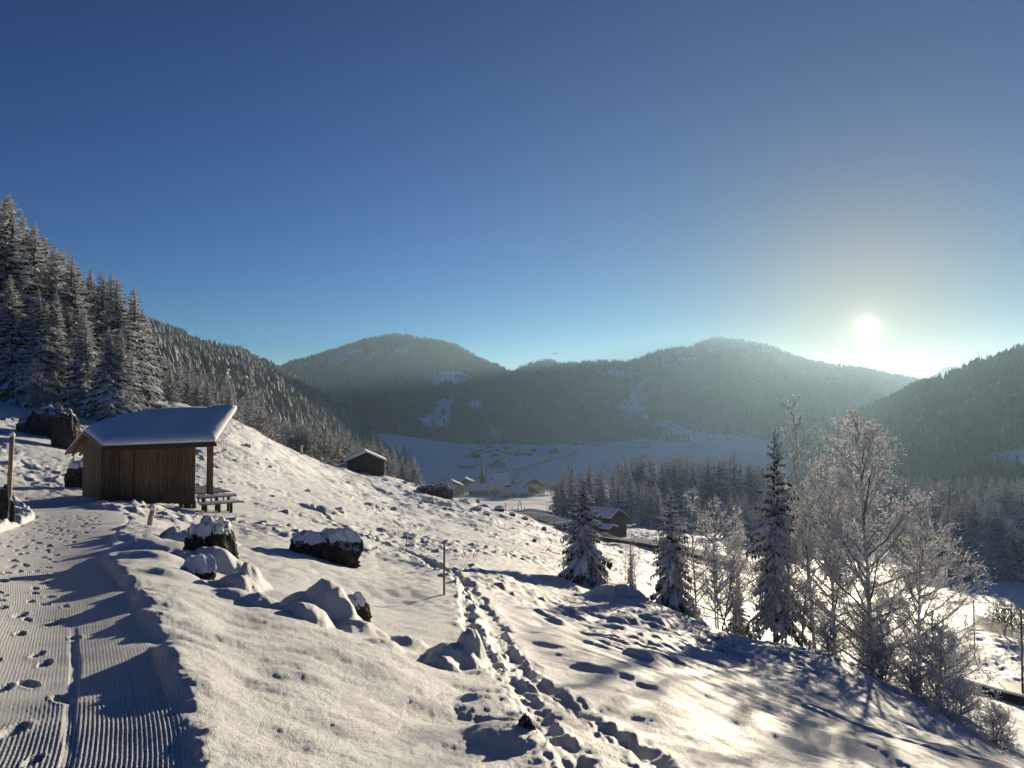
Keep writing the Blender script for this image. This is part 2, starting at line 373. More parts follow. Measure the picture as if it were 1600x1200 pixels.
def hit(px, py, fn=None):
    """first point of the ground seen through a photo pixel -> (x, y, z, depth)"""
    rr = ray(px, py); rr = rr / rr[1]
    z = (fn or base_z)(rr[0] * _T, _T) - rr[2] * _T
    k = np.argmax(z > 0) if (z > 0).any() else len(_T) - 1
    if k == 0: d = _T[0]
    else: d = _T[k - 1] + (_T[k] - _T[k - 1]) * (-z[k - 1]) / (z[k] - z[k - 1])
    return np.array([rr[0] * d, d, rr[2] * d])
def at(px, d, fn=None):
    x = (px - 800) / F * d; return np.array([x, d, float((fn or ground_z)(np.array([x]), np.array([d]))[0])])

def polydist(x, y, pts):
    """signed distance to a polyline (positive = left of its direction) and arclength"""
    best = np.full(x.shape, 1e9); sg = np.zeros(x.shape); arc = np.zeros(x.shape); s0 = 0.0
    for k in range(len(pts) - 1):
        ax, ay = pts[k][:2]; bx, by = pts[k + 1][:2]; dx, dy = bx - ax, by - ay; L = math.hypot(dx, dy)
        t = ((x - ax) * dx + (y - ay) * dy) / L ** 2
        tc_ = np.clip(t, 0, 1); ex = x - (ax + tc_ * dx); ey = y - (ay + tc_ * dy); dd = np.hypot(ex, ey)
        s = np.sign(dx * (y - ay) - dy * (x - ax)); m = dd < best
        best = np.where(m, dd, best); sg = np.where(m, s, sg); arc = np.where(m, s0 + tc_ * L, arc); s0 += L
    return best * sg, arc
def smooth_poly(pts, n=4):
    pts = np.asarray(pts, float)
    for _ in range(n):
        q = [pts[0]]
        for a, b_ in zip(pts[:-1], pts[1:]): q += [a * .75 + b_ * .25, a * .25 + b_ * .75]
        q.append(pts[-1]); pts = np.array(q)
        if len(pts) > 60: break
    return pts
# groomed track: its right edge, from behind the camera to past the hut
_e = [(-.2, 0.2), (-.9, 2.2)] + [tuple(unp(px, py, d)[:2]) for px, py, d in
     [(311, 1200, 3.9), (292, 1110, 4.8), (268, 1050, 5.67), (246, 1000, 6.7), (226, 960, 7.8), (207, 920, 9.4), (176, 890, 11.0), (160, 868, 12.7), (180, 838, 16.0), (205, 806, 22.0), (196, 796, 24.5), (150, 787, 27.5), (112, 783, 29.4)]] + [(-20.5, 31.5), (-27, 34), (-40, 38)]
EDGE = smooth_poly(_e, 3)
TRW = 2.35
TRAIL = [hit(px, py)[:2] for px, py in [(545, 745), (500, 752), (478, 770), (495, 800), (540, 825), (600, 850), (640, 868), (685, 888), (722, 912), (755, 950), (776, 990), (792, 1028), (830, 1062), (872, 1092), (920, 1122), (965, 1152), (1015, 1190), (1090, 1260)]]
TRAIL = smooth_poly(TRAIL, 2)
TRAIL2 = smooth_poly([hit(px, py)[:2] for px, py in [(722, 912), (728, 950), (738, 1000), (790, 1060), (830, 1100), (850, 1145), (900, 1195), (950, 1260)]], 2)
MOUNDS = [  # px, py of the foot, half width m, half depth m, height m, sharp
 (312, 850, .75, .6, .2), (252, 862, .8, .5, .22), (238, 880, .7, .4, .12), (304, 890, .6, .4, .22), (266, 905, .55, .35, .1), (345, 900, .5, .4, .32), (375, 925, .4, .3, .25), (372, 945, .45, .28, .14), (410, 955, .3, .2, .12),
 (498, 966, .62, .5, .36), (515, 972, .35, .3, .26), (478, 975, .3, .3, .22), (560, 990, .42, .3, .16), (712, 1036, .42, .36, .32), (690, 1040, .25, .25, .2), (736, 1036, .2, .2, .24), (288, 862, .55, .45, .4), (270, 850, .4, .35, .34), (372, 930, .28, .26, .28), (388, 928, .2, .2, .2), (640, 1010, .3, .2, .12), (600, 1010, .3, .2, .1),
 (872, 975, .35, .22, .16), (850, 962, .25, .2, .1), (925, 985, .25, .16, .1), (1015, 1035, .45, .3, .2), (880, 915, 1.2, .8, .35), (965, 935, 1.2, .7, .5),
 (430, 1040, 1.0, .8, .07), (560, 1065, 1.0, .8, .06), (770, 1120, .4, .4, .12), (790, 1165, .4, .35, .12),
 (1235, 1160, .7, .5, .14), (590, 800, 1.5, 1.0, .5), (700, 800, 2.2, 1.5, .6), (500, 800, 1.5, 1.0, .4)]
_MW = [(hit(px, py)[:2], a, b_, h) for px, py, a, b_, h in MOUNDS]
TERR = smooth_poly([hit(px, py)[:2] for px, py in [(1560, 1215), (1420, 1185), (1300, 1158), (1180, 1125), (1090, 1088), (1000, 1066), (930, 1048), (868, 1020), (840, 985)]], 2)
FEET = []
_rf = random.Random(5)
for u0, side in ((.85, 1), (1.2, -1), (1.5, 1), (1.95, -1)):
    s = 1.5
    while s < 26:
        FEET.append((s, u0 + side * .12 * (1 if len(FEET) % 2 else -1) + _rf.uniform(-.12, .12), _rf.uniform(-.4, .4), _rf.uniform(.7, 1.2))); s += _rf.uniform(.32, .66)
def detail(x, y, track=False):
    r = np.hypot(x, y); z = np.zeros(x.shape)
    fade = lambda lam: 1 - sst(.0028, .007, r * .0016 / lam)      # drop wavelengths the grid cannot hold
    e, arc = polydist(x, y, EDGE)
    on = sst(-.02, .10, e) * (1 - sst(TRW - .05, TRW + .06, e)) * (1 - sst(38, 60, r)); off = 1 - on
    # large swells, lumps under the snow, wind ripples
    z += off * (fbm(x / 7, y / 7, 3, 3) * .20 * sst(6, 20, r) + fbm(x / 30, y / 30, 8, 3) * .8 * sst(35, 90, r) * (1 - sst(400, 900, r) * .3))
    lum = sst(-.05, .35, fbm(x / 9, y / 9, 21, 2))
    wv = worley(x / .9 + .25 * noise(x, y, 4), y / .9, 9); z += off * (.5 - np.clip(wv, 0, .8)) * .13 * (.35 + .65 * lum) * sst(11, 18, r)
    warp = .35 * noise(x * 1.4, y * 1.4, 44)
    wv2 = worley(x / .42 + warp, y / .42 - warp, 13); rough = (.55 + .45 * lum) * sst(10, 16, r) * (1 - .75 * sst(.12, .3, np.arctan2(x, y)) * (1 - sst(40, 60, r)))
    z += off * (.5 - np.clip(wv2, 0, .8)) * .095 * rough * (1 - sst(60, 110, r))
    z += off * np.maximum(fbm(x / .55, y / .55, 31, 3), 0) ** 1.4 * .11 * sst(13, 26, r) * (1 - sst(90, 140, r)) * (.25 + .75 * lum)
    wv3 = worley(x / 2.1, y / 2.1, 17); z += off * (.45 - np.clip(wv3, 0, .7)) * .15 * sst(28, 55, r) * (.1 + .9 * sst(-.1, .3, fbm(x / 14, y / 14, 29, 2)))
    z += off * (np.abs(fbm(x / 4.5, y / 4.5, 33, 4)) - .2) * .38 * sst(45, 90, r) * (1 - sst(200, 320, r))
    # soft close-up swells in front of the camera
    near = 1 - sst(9, 14, r)
    z += off * near * (fbm(x / 1.9, y / 1.2, 41, 2) * .075 + fbm(x / .9 + .3 * noise(x, y, 45), y / .5, 43, 2) * .036 + fbm(x / .36, y / .15, 48, 2) * .006)
    z += off * fbm(x / .13, y / .10, 51, 3) * .0075 * (1 - sst(8, 16, r))
    z += off * fbm(x / .045, y / .045, 55, 2) * .005 * (1 - sst(3, 9, r))
    z += off * fbm(x / 1.6, (y + .9 * x) / .5, 61, 3) * .06 * sst(9, 14, r) * sst(-.05, .12, np.arctan2(x, y)) * (1 - sst(60, 100, r))
    for (mx, my), a, b_, h in _MW:
        m = (np.abs(x - mx) < a * 1.5) & (np.abs(y - my) < b_ * 3)
        if not m.any(): continue
        q = ((x[m] - mx) / a) ** 2 + ((y[m] - my - b_ * .7) / (b_ * 1.3)) ** 2
        q = q * (1 + .4 * noise(x[m] * 1.5 / a, y[m] * 1.5 / a, 71)) + .10 * noise(x[m] * 3.2 / a, y[m] * 3.2 / a, 72)
        z[m] += h * .85 * np.clip(1 - q, 0, 1) ** (.95 if h >= .2 else 1.5)
    td, ta = polydist(x, y, TERR); td = -td + .12 * noise(ta / .9, 0 * ta, 66); tb = sst(-.7, .3, td) * np.exp(-np.maximum(td, 0) / 1.6) * (1 - sst(9, 16, np.abs(ta - 8)) * 0)
    tl = sum(np.hypot(*(TERR[k + 1] - TERR[k])) for k in range(len(TERR) - 1))
    z += .17 * tb * sst(0, 1.2, ta) * (1 - sst(tl - 1.0, tl - .02, ta)) * off
    # bank along the right edge of the track
    ed = -e
    lump = .6 + .5 * fbm(arc / .35, ed / .3, 81, 3) + .35 * noise(arc / 1.3, 0 * arc, 83)
    bank = (sst(-.03, .05 + .1 * (noise(arc / .25, ed / .3, 85) + .5), ed) * np.exp(-np.maximum(ed, 0) / .42)) * .052 * np.clip(lump, .2, 1.9)
    z += bank * (1 - sst(30, 40, r)) * (e < .2)
    bank2 = sst(0, .12, e - TRW) * np.exp(-np.maximum(e - TRW, 0) / .6) * .2 * np.clip(.7 + .6 * fbm(arc / .5, e / .4, 87, 3), .2, 2)
    z += bank2 * (1 - sst(30, 45, r))
    # the trail people trod beside it
    for P, wd, dp in ((TRAIL, .19, .11), (TRAIL2, .13, .07)):
        dd, ar = polydist(x, y, P); dd = np.abs(dd + .12 * noise(ar / 1.1, 0 * ar, 93)); k = 1 - sst(wd * .55, wd * 1.25, dd)
        kk = (1 - sst(38, 62, r))
        z += kk * (-dp * k + .035 * np.exp(-((dd - wd * 1.5) / .16) ** 2)) * (.55 + .45 * sst(-.2, .4, noise(ar / .45, dd / .3, 95)))
        ch = (1 - sst(wd * 1.2, wd * 2.2, dd)) * kk
        z += ch * (fbm(x / .26, y / .3, 97, 3, .5) * .034 + (.4 - np.clip(worley(x / .13, y / .15, 98), 0, .7)) * .035 * (1 - sst(10, 18, r)))
    # ribs and footprints of the groomed track
    z -= on * .03
    gf = (1 - sst(4.6, 7.0, r))
    z += on * gf * .0034 * np.sin(2 * math.pi * (e + .0025 * noise(arc * 2, e * 2, 7)) / .0245)
    z += on * (noise(arc / .9, e / .8, 101) * .010 + noise(arc / .3, e / .5, 103) * .006)
    z -= on * .010 * (1 - sst(.015, .045, np.abs(e - .62 - .03 * noise(arc, 0 * arc, 2)))) * (1 - sst(7, 9, arc))
    for s, u, ro, sc_ in FEET:
        m = (np.abs(arc - s) < .3) & (np.abs(e - u) < .2)
        if not m.any(): continue
        a = (arc[m] - s) * math.cos(ro) + (e[m] - u) * math.sin(ro); b_ = -(arc[m] - s) * math.sin(ro) + (e[m] - u) * math.cos(ro)
        q = np.sqrt((a / (.125 * sc_)) ** 2 + (b_ / (.05 * sc_)) ** 2) + .18 * noise(a * 40, b_ * 40, 107)
        z[m] += on[m] * (-.022 * (1 - sst(.75, 1.1, q)) + .004 * np.exp(-((q - 1.3) / .25) ** 2))
    return (z, e, on)
def ground_z(x, y):
    x = np.asarray(x, float); y = np.asarray(y, float)
    return base_z(x, y) + detail(x, y)[0]

# ------------------------------------------------------------------ near ground (polar sheet round the viewer's standpoint)
azs = np.concatenate([np.radians(np.linspace(-75, -37, 40, endpoint=False)), np.radians(np.linspace(-37, 37, 1060)), np.radians(np.linspace(37.6, 75, 30))])
NRN = 760
rs = np.exp(np.linspace(math.log(1.2), math.log(3.0), 24, endpoint=False)); rs = np.concatenate([rs, np.exp(np.linspace(math.log(3.0), math.log(230), NRN))])
A, Rr = np.meshgrid(azs, rs); X = np.sin(A) * Rr; Y = np.cos(A) * Rr
dz, ee, onn = detail(X, Y); Z = base_z(X, Y) + dz
nR, nA = X.shape
V = np.stack([X, Y, Z], -1).reshape(-1, 3)
idx = np.arange(nR * nA).reshape(nR, nA)
Q = np.stack([idx[:-1, :-1], idx[:-1, 1:], idx[1:, 1:], idx[1:, :-1]], -1).reshape(-1, 4)[:, ::-1]
ec = ee.ravel()[Q].mean(1); rc_ = np.hypot(X, Y).ravel()[Q].mean(1)
is_track = (ec > .0) & (ec < TRW) & (rc_ < 44)
def split(name, sel, mat, attr=None):
    q = Q[sel]; u, inv = np.unique(q, return_inverse=True); me = mesh_np(name, V[u], inv.reshape(-1, 4))
    if attr is not None:
        a = me.attributes.new('across', 'FLOAT', 'POINT'); a.data.foreach_set('value', attr[u].astype(np.float32))
    return kind(link(name, me, mat), 'structure')
split('snow_slope', ~is_track, M['snow'])
split('groomed_path', is_track, M['snow_track'], ee.ravel())

# valley floor, out to the mountains
az2 = np.radians(np.linspace(-75, 75, 320)); r2 = np.exp(np.linspace(math.log(228), math.log(7500), 210))
A2, R2 = np.meshgrid(az2, r2); X2 = np.sin(A2) * R2; Y2 = np.cos(A2) * R2
def valley_z(x, y):
    r = np.hypot(x, y); zb = base_z(x, y); q = np.minimum(r, 2390)
    flat = sst(450, 800, r)
    return zb + fbm(x / 30, y / 30, 8, 3) * 1.0 * (1 - flat) + fbm(x / 160, y / 160, 12, 3) * 2.2 * flat
Z2 = valley_z(X2, Y2)
_gz = ground_z
def ground_z(x, y):
    x = np.asarray(x, float); y = np.asarray(y, float)
    return np.where(np.hypot(x, y) < 228, _gz(x, y), valley_z(x, y))
def grid_faces(n, m):
    i = np.arange(n * m).reshape(n, m); return np.stack([i[:-1, :-1], i[:-1, 1:], i[1:, 1:], i[1:, :-1]], -1).reshape(-1, 4)
me = mesh_np('valley_floor', np.stack([X2, Y2, Z2], -1).reshape(-1, 3), grid_faces(*X2.shape)[:, ::-1])
kind(link('valley_floor', me, M['snow_far']), 'structure')

# ------------------------------------------------------------------ mountains
def interp(tab, px):
    t = np.array(sorted(tab)); return np.interp(px, t[:, 0], t[:, 1])
MT = {}
def in_poly(px, py, poly):
    ins = np.zeros(px.shape, bool); n = len(poly)
    for i in range(n):
        x1, y1 = poly[i]; x2, y2 = poly[(i + 1) % n]
        c = ((y1 > py) != (y2 > py)) & (px < (x2 - x1) * (py - y1) / (y2 - y1 + 1e-9) + x1); ins ^= c
    return ins
def proj(x, y, z):
    c = math.cos(TH); s = math.sin(TH); f = y * c + z * s; u = -y * s + z * c
    return 800 + F * x / f, 600 - F * u / f
M['wood_floor'] = mat_plain('frosted_forest_floor', (.09, .105, .105), .9, .15, .02)  # dark frosted ground between the trees, toned to match them
def mountain(name, ridge, dr, foot, df, px0, px1, nu, ntt, amp, seed, shape=1.0, mat=None, clear=None):
    pxs = np.linspace(px0, px1, nu); t = np.concatenate([np.linspace(0, 1, ntt), np.linspace(1.06, 1.6, 8)])
    PX, T_ = np.meshgrid(pxs, t)
    rp = interp(ridge, PX) + fbm(PX / 14, PX * 0 + seed, seed, 3) * 1.6; dR = interp(dr, PX); dF = interp(df, PX); fp = interp(foot, PX)
    zr = -(rp - HOR) / F * dR * 1.0; zf = -(fp - HOR) / F * dF
    D = dF + (dR - dF) * T_
    tt = np.clip(T_, 0, 1); z = zf + (zr - zf) * tt ** shape
    z = np.where(T_ > 1, zr - (T_ - 1) * (dR - dF) * .45, z)
    x = (PX - 800) / F * D
    env = np.sin(np.pi * np.clip(tt, 0, 1)) ** .8
    z += env * amp * (np.abs(fbm(x / (amp * 7), D / (amp * 16), seed + 3, 4)) - .25) 
    V_ = np.stack([x, D, z], -1).reshape(-1, 3); Fm = grid_faces(*x.shape)[:, ::-1]
    if clear:
        fc = V_[Fm].mean(1); qx, qy = proj(fc[:, 0], fc[:, 1], fc[:, 2]); qx = qx + 5 * noise(qx / 7, qy / 5, 3); qy = qy + 3 * noise(qx / 9, qy / 6, 5)
        ins = np.zeros(len(Fm), bool)
        for c in clear: ins |= in_poly(qx, qy, c)
        u, inv = np.unique(Fm[ins], return_inverse=True); kind(link('snow_clearings', mesh_np('snow_clearings', V_[u], inv.reshape(-1, 4)), M['snow_far']), 'structure'); Fm = Fm[~ins]; mat = M['wood_floor']
    me = mesh_np(name, V_, Fm)
    o = kind(link(name, me, mat or M['snow_far']), 'structure')
    MT[name] = (pxs, t, x, D, z)
    return o
def proj(x, y, z):
    c = math.cos(TH); s = math.sin(TH); f = y * c + z * s; u = -y * s + z * c
    return 800 + F * x / f, 600 - F * u / f
CL1 = [[(512, 568), (548, 545), (566, 545), (562, 556), (545, 562), (520, 572)], [(570, 560), (592, 550), (597, 562), (578, 566)], [(450, 575), (495, 562), (505, 566), (470, 580)], [(615, 545), (640, 543), (636, 556), (618, 556)],
       [(668, 590), (700, 578), (735, 582), (738, 592), (722, 604), (700, 600), (678, 602)], [(685, 625), (708, 616), (706, 640), (700, 668), (668, 672), (652, 655), (676, 645)], [(728, 628), (752, 624), (750, 642), (734, 640)], [(762, 672), (785, 672), (782, 684), (768, 682)], [(470, 640), (500, 630), (560, 668), (540, 668)]]
CL2 = [[(928, 584), (960, 576), (1000, 582), (985, 588), (940, 590)], [(984, 598), (1012, 592), (1004, 606), (996, 620), (1000, 630), (1010, 640), (1016, 652), (1006, 656), (985, 648), (962, 638), (980, 628), (984, 612)],
       [(1018, 664), (1040, 655), (1075, 670), (1130, 684), (1140, 690), (1080, 690), (1050, 682)], [(985, 684), (1060, 692), (1100, 694), (1060, 700), (990, 696)], [(865, 686), (900, 688), (940, 696), (935, 702), (880, 700)], [(1100, 548), (1128, 540), (1126, 550), (1108, 556)],
       [(1060, 560), (1090, 556), (1086, 566), (1050, 570)], [(1030, 572), (1050, 568), (1048, 576), (1030, 578)], [(1105, 676), (1160, 680), (1200, 690), (1120, 692)], [(1180, 545), (1210, 548), (1205, 553), (1185, 551)], [(1280, 588), (1320, 592), (1315, 598), (1285, 596)]]
mountain('wooded_mountain', [(300, 640), (380, 605), (430, 580), (450, 571), (500, 556), (540, 544), (580, 531), (620, 524), (660, 531), (690, 535), (715, 541), (745, 560), (790, 579), (830, 596), (900, 625), (960, 650)],
         [(300, 2300), (600, 2700), (960, 2600)], [(300, 700), (540, 661), (600, 671), (640, 683), (700, 696), (800, 702), (960, 705)], [(300, 1500), (560, 1700), (700, 1850), (960, 2000)], 280, 960, 380, 90, 45, 101, clear=CL1)
mountain('distant_mountain', [(640, 620), (740, 600), (790, 587), (815, 576), (850, 563), (880, 571), (930, 566), (980, 567), (1010, 556), (1050, 545), (1080, 542), (1110, 531), (1125, 529), (1150, 532), (1200, 541), (1250, 560), (1300, 572), (1360, 578), (1400, 588), (1430, 592), (1500, 600), (1620, 610), (1800, 620)],
         [(640, 2900), (900, 3000), (1130, 3300), (1430, 3500), (1800, 3600)], [(640, 702), (1100, 700), (1800, 700)], [(640, 2000), (900, 2100), (1300, 2300), (1800, 2400)], 640, 1800, 560, 90, 60, 131, clear=CL2)
mountain('rocky_crest', [(1300, 640), (1440, 596), (1462, 584), (1470, 576), (1490, 571), (1515, 573), (1530, 570), (1560, 575), (1650, 585), (1800, 600)], [(1300, 4900), (1800, 4900)], [(1300, 690), (1800, 690)], [(1300, 3900), (1800, 3900)], 1300, 1800, 100, 20, 40, 151)
mountain('right_ridge', [(1120, 735), (1180, 716), (1230, 697), (1300, 667), (1360, 645), (1400, 625), (1430, 607), (1480, 594), (1520, 576), (1560, 564), (1600, 552), (1680, 530), (1800, 505), (2050, 470)],
         [(1120, 1750), (1300, 1600), (1600, 1250), (2050, 1000)], [(1120, 742), (1250, 750), (1400, 770), (1600, 800), (2050, 850)], [(1120, 1400), (1300, 800), (1600, 480), (2050, 350)], 1120, 2050, 320, 60, 22, 171)
mountain('left_ridge', [(-450, 470), (0, 470), (150, 492), (230, 512), (262, 526), (300, 544), (340, 554), (380, 558), (420, 576), (450, 592), (490, 617), (530, 647), (560, 672), (600, 708), (640, 742), (700, 800)],
         [(-450, 700), (0, 800), (300, 950), (450, 1100), (560, 1000), (700, 800)], [(-450, 560), (0, 600), (200, 635), (300, 700), (450, 750), (560, 782), (640, 800), (700, 830)], [(-450, 160), (0, 180), (300, 230), (450, 300), (560, 380), (700, 450)], -450, 700, 330, 60, 14, 191)

# ------------------------------------------------------------------ trees
def kites(base, dirv, ln, wd, up, bend=.0):
    """array of leaf-like kites; all args arrays -> V (n*4,3), faces"""
    side = np.cross(dirv, up); side /= (np.linalg.norm(side, axis=1, keepdims=True) + 1e-9)
    L_ = ln[:, None]; Wd = wd[:, None]
    a = base; b_ = base + dirv * L_ * .45 + side * Wd; c = base + dirv * L_ - np.array([0, 0, 1.0]) * (bend * L_); d = base + dirv * L_ * .45 - side * Wd
    Vv = np.stack([a, b_, c, d], 1).reshape(-1, 3); n = len(base)
    return Vv, (np.arange(n)[:, None] * 4 + np.array([0, 1, 2, 3])).reshape(-1, 4)
def spruce(seed, H=10.0, R=2.0, nwh=26, nbr=6, nsp=7, snowy=1.0, power=.8, lean=0.0, gap=0.0, bare=.05, pads=True, narrow=0.0):
    rg = np.random.default_rng(seed)
    Vn = []; Vs = []; Ps = []; Fs = []; ns_ = 0
    NBR = nwh * nbr; lob = rg.uniform(0, 6.28, 4)
    for i in range(1):
        for j in range(NBR):
            fr = min(.997, (j + rg.random()) / NBR); h = H * (bare + (1 - bare) * fr ** .93); k = 1 - h / H
            if rg.random() < gap: continue
            az = j * 2.399963 + rg.normal() * .3
            Lb = R * (k ** power) * (1 + .16 * math.sin(az * 2 + lob[0] + h * 9 / H) + .12 * math.sin(az + lob[1] - h * 17 / H)) + .02 * R
            L = Lb * rg.uniform(.6, 1.2)
            el = .55 * (1 - k) ** 1.5 - .28 * k + rg.normal() * .08; dr = .28 + .3 * k
            m = nsp + 1; s = np.linspace(.08, 1, m)
            out = np.array([math.cos(az), math.sin(az), 0.0]); tan = np.array([-math.sin(az), math.cos(az), 0.0])
            zz = h + L * (el * s - dr * s ** 2 + .17 * s ** 4) + rg.normal() * .01
            sp = out[None] * (L * s)[:, None]; sp[:, 2] = zz; sp += tan[None] * (rg.normal() * .06 * L * s ** 2)[:, None]
            dv = np.gradient(sp, axis=0); dv /= np.linalg.norm(dv, axis=1, keepdims=True)
            for sd in (-1, 1):
                ln = (L * .42 * (1 - .72 * s) + .05 * R * (.25 + .75 * k)) * rg.uniform(.75, 1.25, m)
                dd = dv * .75 + tan[None] * sd * .72 + np.array([0, 0, -.25]); dd += rg.normal(size=dd.shape) * .09; dd /= np.linalg.norm(dd, axis=1, keepdims=True)
                up = np.tile([0, 0, 1.0], (m, 1)) + rg.normal(size=dd.shape) * .35
                v, _ = kites(sp, dd, ln, ln * .26, up, .18); Vn.append(v)
                if snowy > 0:
                    q = rg.random(m) < .5 * snowy
                    v, _ = kites(sp[q] + dd[q] * ln[q][:, None] * .1 + np.array([0, 0, .022 * R]), dd[q], ln[q] * .82, ln[q] * .19, up[q] * .2 + np.array([0, 0, 1.0]), .14); Vs.append(v)
            ln = (L * .26 * (1 - .3 * s) + .07 * R * min(1, .15 + 1.2 * k)) * rg.uniform(.6, 1.4, m)      # hanging sprays
            dd = dv * .35 + np.array([0, 0, -1.0]) + rg.normal(size=dv.shape) * .15; dd /= np.linalg.norm(dd, axis=1, keepdims=True)
            v, _ = kites(sp, dd, ln, ln * .3, tan[None] * np.ones((m, 1)) if j % 2 else dv, 0); Vn.append(v)
            if pads and snowy > 0:
                st = 1 if m > 4 else 0; n = m - st; wv = (.075 * L * np.sin(np.pi * np.clip((s[st:] - .02), 0, 1) ** .8 * .93) + .03 * R * min(1, .2 + k)) * rg.uniform(.65, 1.3, n) * (.45 + .6 * snowy) * (rg.random() < .8)
                hv = wv * rg.uniform(.5, .95, n); hv[-1] *= .5; wv[-1] *= .5
                ring = []
                for c_, s_ in ((-1, -.25), (-.62, .62), (0, 1), (.62, .62), (1, -.25)):
                    ring.append(sp[st:] + tan[None] * (wv * c_)[:, None] + np.array([0, 0, 1.0])[None] * (hv * s_ + .012 * R)[:, None])
                rg_ = np.stack(ring, 1).reshape(-1, 3); ff = []
                for a_ in range(n - 1):
                    for b_ in range(4):
                        ff.append((a_ * 5 + b_, a_ * 5 + b_ + 1, (a_ + 1) * 5 + b_ + 1, (a_ + 1) * 5 + b_))
                e0 = (n - 1) * 5; ff.append((e0, e0 + 1, e0 + 2, e0 + 3)); ff.append((0, 3, 2, 1))
                Ps.append(rg_); Fs.append(np.array(ff) + ns_); ns_ += len(rg_)
    Vn = np.concatenate(Vn); Fn = np.arange(len(Vn)).reshape(-1, 4)
    crown = mesh_np('spruce_crown', Vn, Fn, smooth=False)
    parts = [('crown', crown)]
    if snowy > 0:
        Vs = np.concatenate(Vs); Fk = np.arange(len(Vs)).reshape(-1, 4)
        if Ps: P_ = np.concatenate(Ps); Fp = np.concatenate(Fs) + len(Vs); Vs = np.concatenate([Vs, P_]); Fk = np.concatenate([Fk, Fp])
        parts.append(('snow_load', mesh_np('spruce_snow', Vs, Fk, smooth=False)))
    mb = MB(); zs = np.linspace(-.08 * H, H * .97, 7)
    mb.tube([(0.012 * H * math.sin(z_ * .6) * (z_ > 0), 0, z_) for z_ in zs], [max(.008, .017 * H * (1 - max(z_, 0) / H) ** .9) for z_ in zs], 6)
    parts.append(('trunk', mb.mesh('spruce_trunk', True)))
    return parts
SPR = {}
def spruce_kind(key, mats, **kw):
    pr = spruce(**kw)
    for (nm, me), mt in zip(pr, mats): me.materials.append(mt)
    SPR[key] = (pr, kw.get('H', 10.0))
mats_hi = (M['needle'], M['tree_snow'], M['bark'])
for k_, sd in enumerate((1, 2, 3, 4, 5)): spruce_kind('big%d' % k_, mats_hi, seed=sd, H=10, R=(1.75, 1.55, 1.95, 1.7, 1.45)[k_], gap=(0, .12, .05, .2, .1)[k_], nwh=38, nbr=8, nsp=5, snowy=.9, power=(.9, .75, 1.0, .8, .65)[k_], bare=.04)
spruce_kind('hero0', mats_hi, seed=11, H=10, R=3.1, nwh=26, nbr=9, nsp=7, snowy=.7, power=.95, bare=.02)
spruce_kind('hero1', mats_hi, seed=12, H=10, R=2.3, nwh=24, nbr=8, nsp=6, snowy=.8, power=.85, bare=.05, gap=.15)
spruce_kind('hero2', mats_hi, seed=13, H=10, R=1.75, nwh=26, nbr=8, nsp=6, snowy=.7, power=.7, bare=.12, gap=.15)
for k_, sd in enumerate((21, 22, 23, 24)): spruce_kind('mid%d' % k_, (M['needle_mid'], M['tree_snow'], M['bark']), seed=sd, H=10, R=1.75 + .35 * (k_ % 2), nwh=26, nbr=8, nsp=3, snowy=.4, power=.9, bare=.03)
def far_tree(seed, tiers=5, seg=7, R=1.9, mat='needle_far'):
    rg = np.random.default_rng(seed); mb = MB()
    for t in range(tiers):
        k = t / tiers; z0 = 10 * (.03 + .92 * k); z1 = min(10, z0 + 10 * .9 / tiers * 1.9); r = R * (1 - k) ** .8 + .15; ring = []
        for s in range(seg):
            a = 6.283 * (s + rg.random() * .6) / seg; rr = r * rg.uniform(.6, 1.2); ring.append((rr * math.cos(a), rr * math.sin(a), z0 - rg.uniform(0, .5)))
        ring.append((rg.normal() * .05, rg.normal() * .05, z1)); mb.add(ring, [(s, (s + 1) % seg, seg) for s in range(seg)])
    me = mb.mesh('far_spruce'); me.materials.append(M[mat]); return me
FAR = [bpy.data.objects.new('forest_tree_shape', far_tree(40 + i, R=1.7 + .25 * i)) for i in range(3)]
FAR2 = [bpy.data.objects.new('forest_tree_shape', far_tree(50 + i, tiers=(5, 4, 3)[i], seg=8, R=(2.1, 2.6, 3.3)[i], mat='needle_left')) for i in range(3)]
def place_spruce(key, loc, h, rz, label, group=None, wide=1.0, cat='spruce'):
    pr, H = SPR[key]; s = h / H
    o = thing('spruce_tree', label, cat, loc, rz, group, scale=(s * wide, s * wide, s))
    o.rotation_euler[0] = R_.uniform(-.03, .03); o.rotation_euler[1] = R_.uniform(-.03, .03)
    for nm, me in pr:
        c = link(nm, me, None, o)
        if nm == 'snow_load': c['kind'] = 'stuff'
    return o
def tree_to(px, top, d, key, label, group=None, wide=1.0, seed=None):
    """a spruce whose foot stands on the ground at depth d and whose tip reaches photo row top"""
    p = at(px, d); zt = unp(px, top, d)[2]; h = max(zt - p[2], 2.0)
    return place_spruce(key, p - np.array([0, 0, .05 * 1]), h, R_.uniform(0, 6.28), label, group, wide)

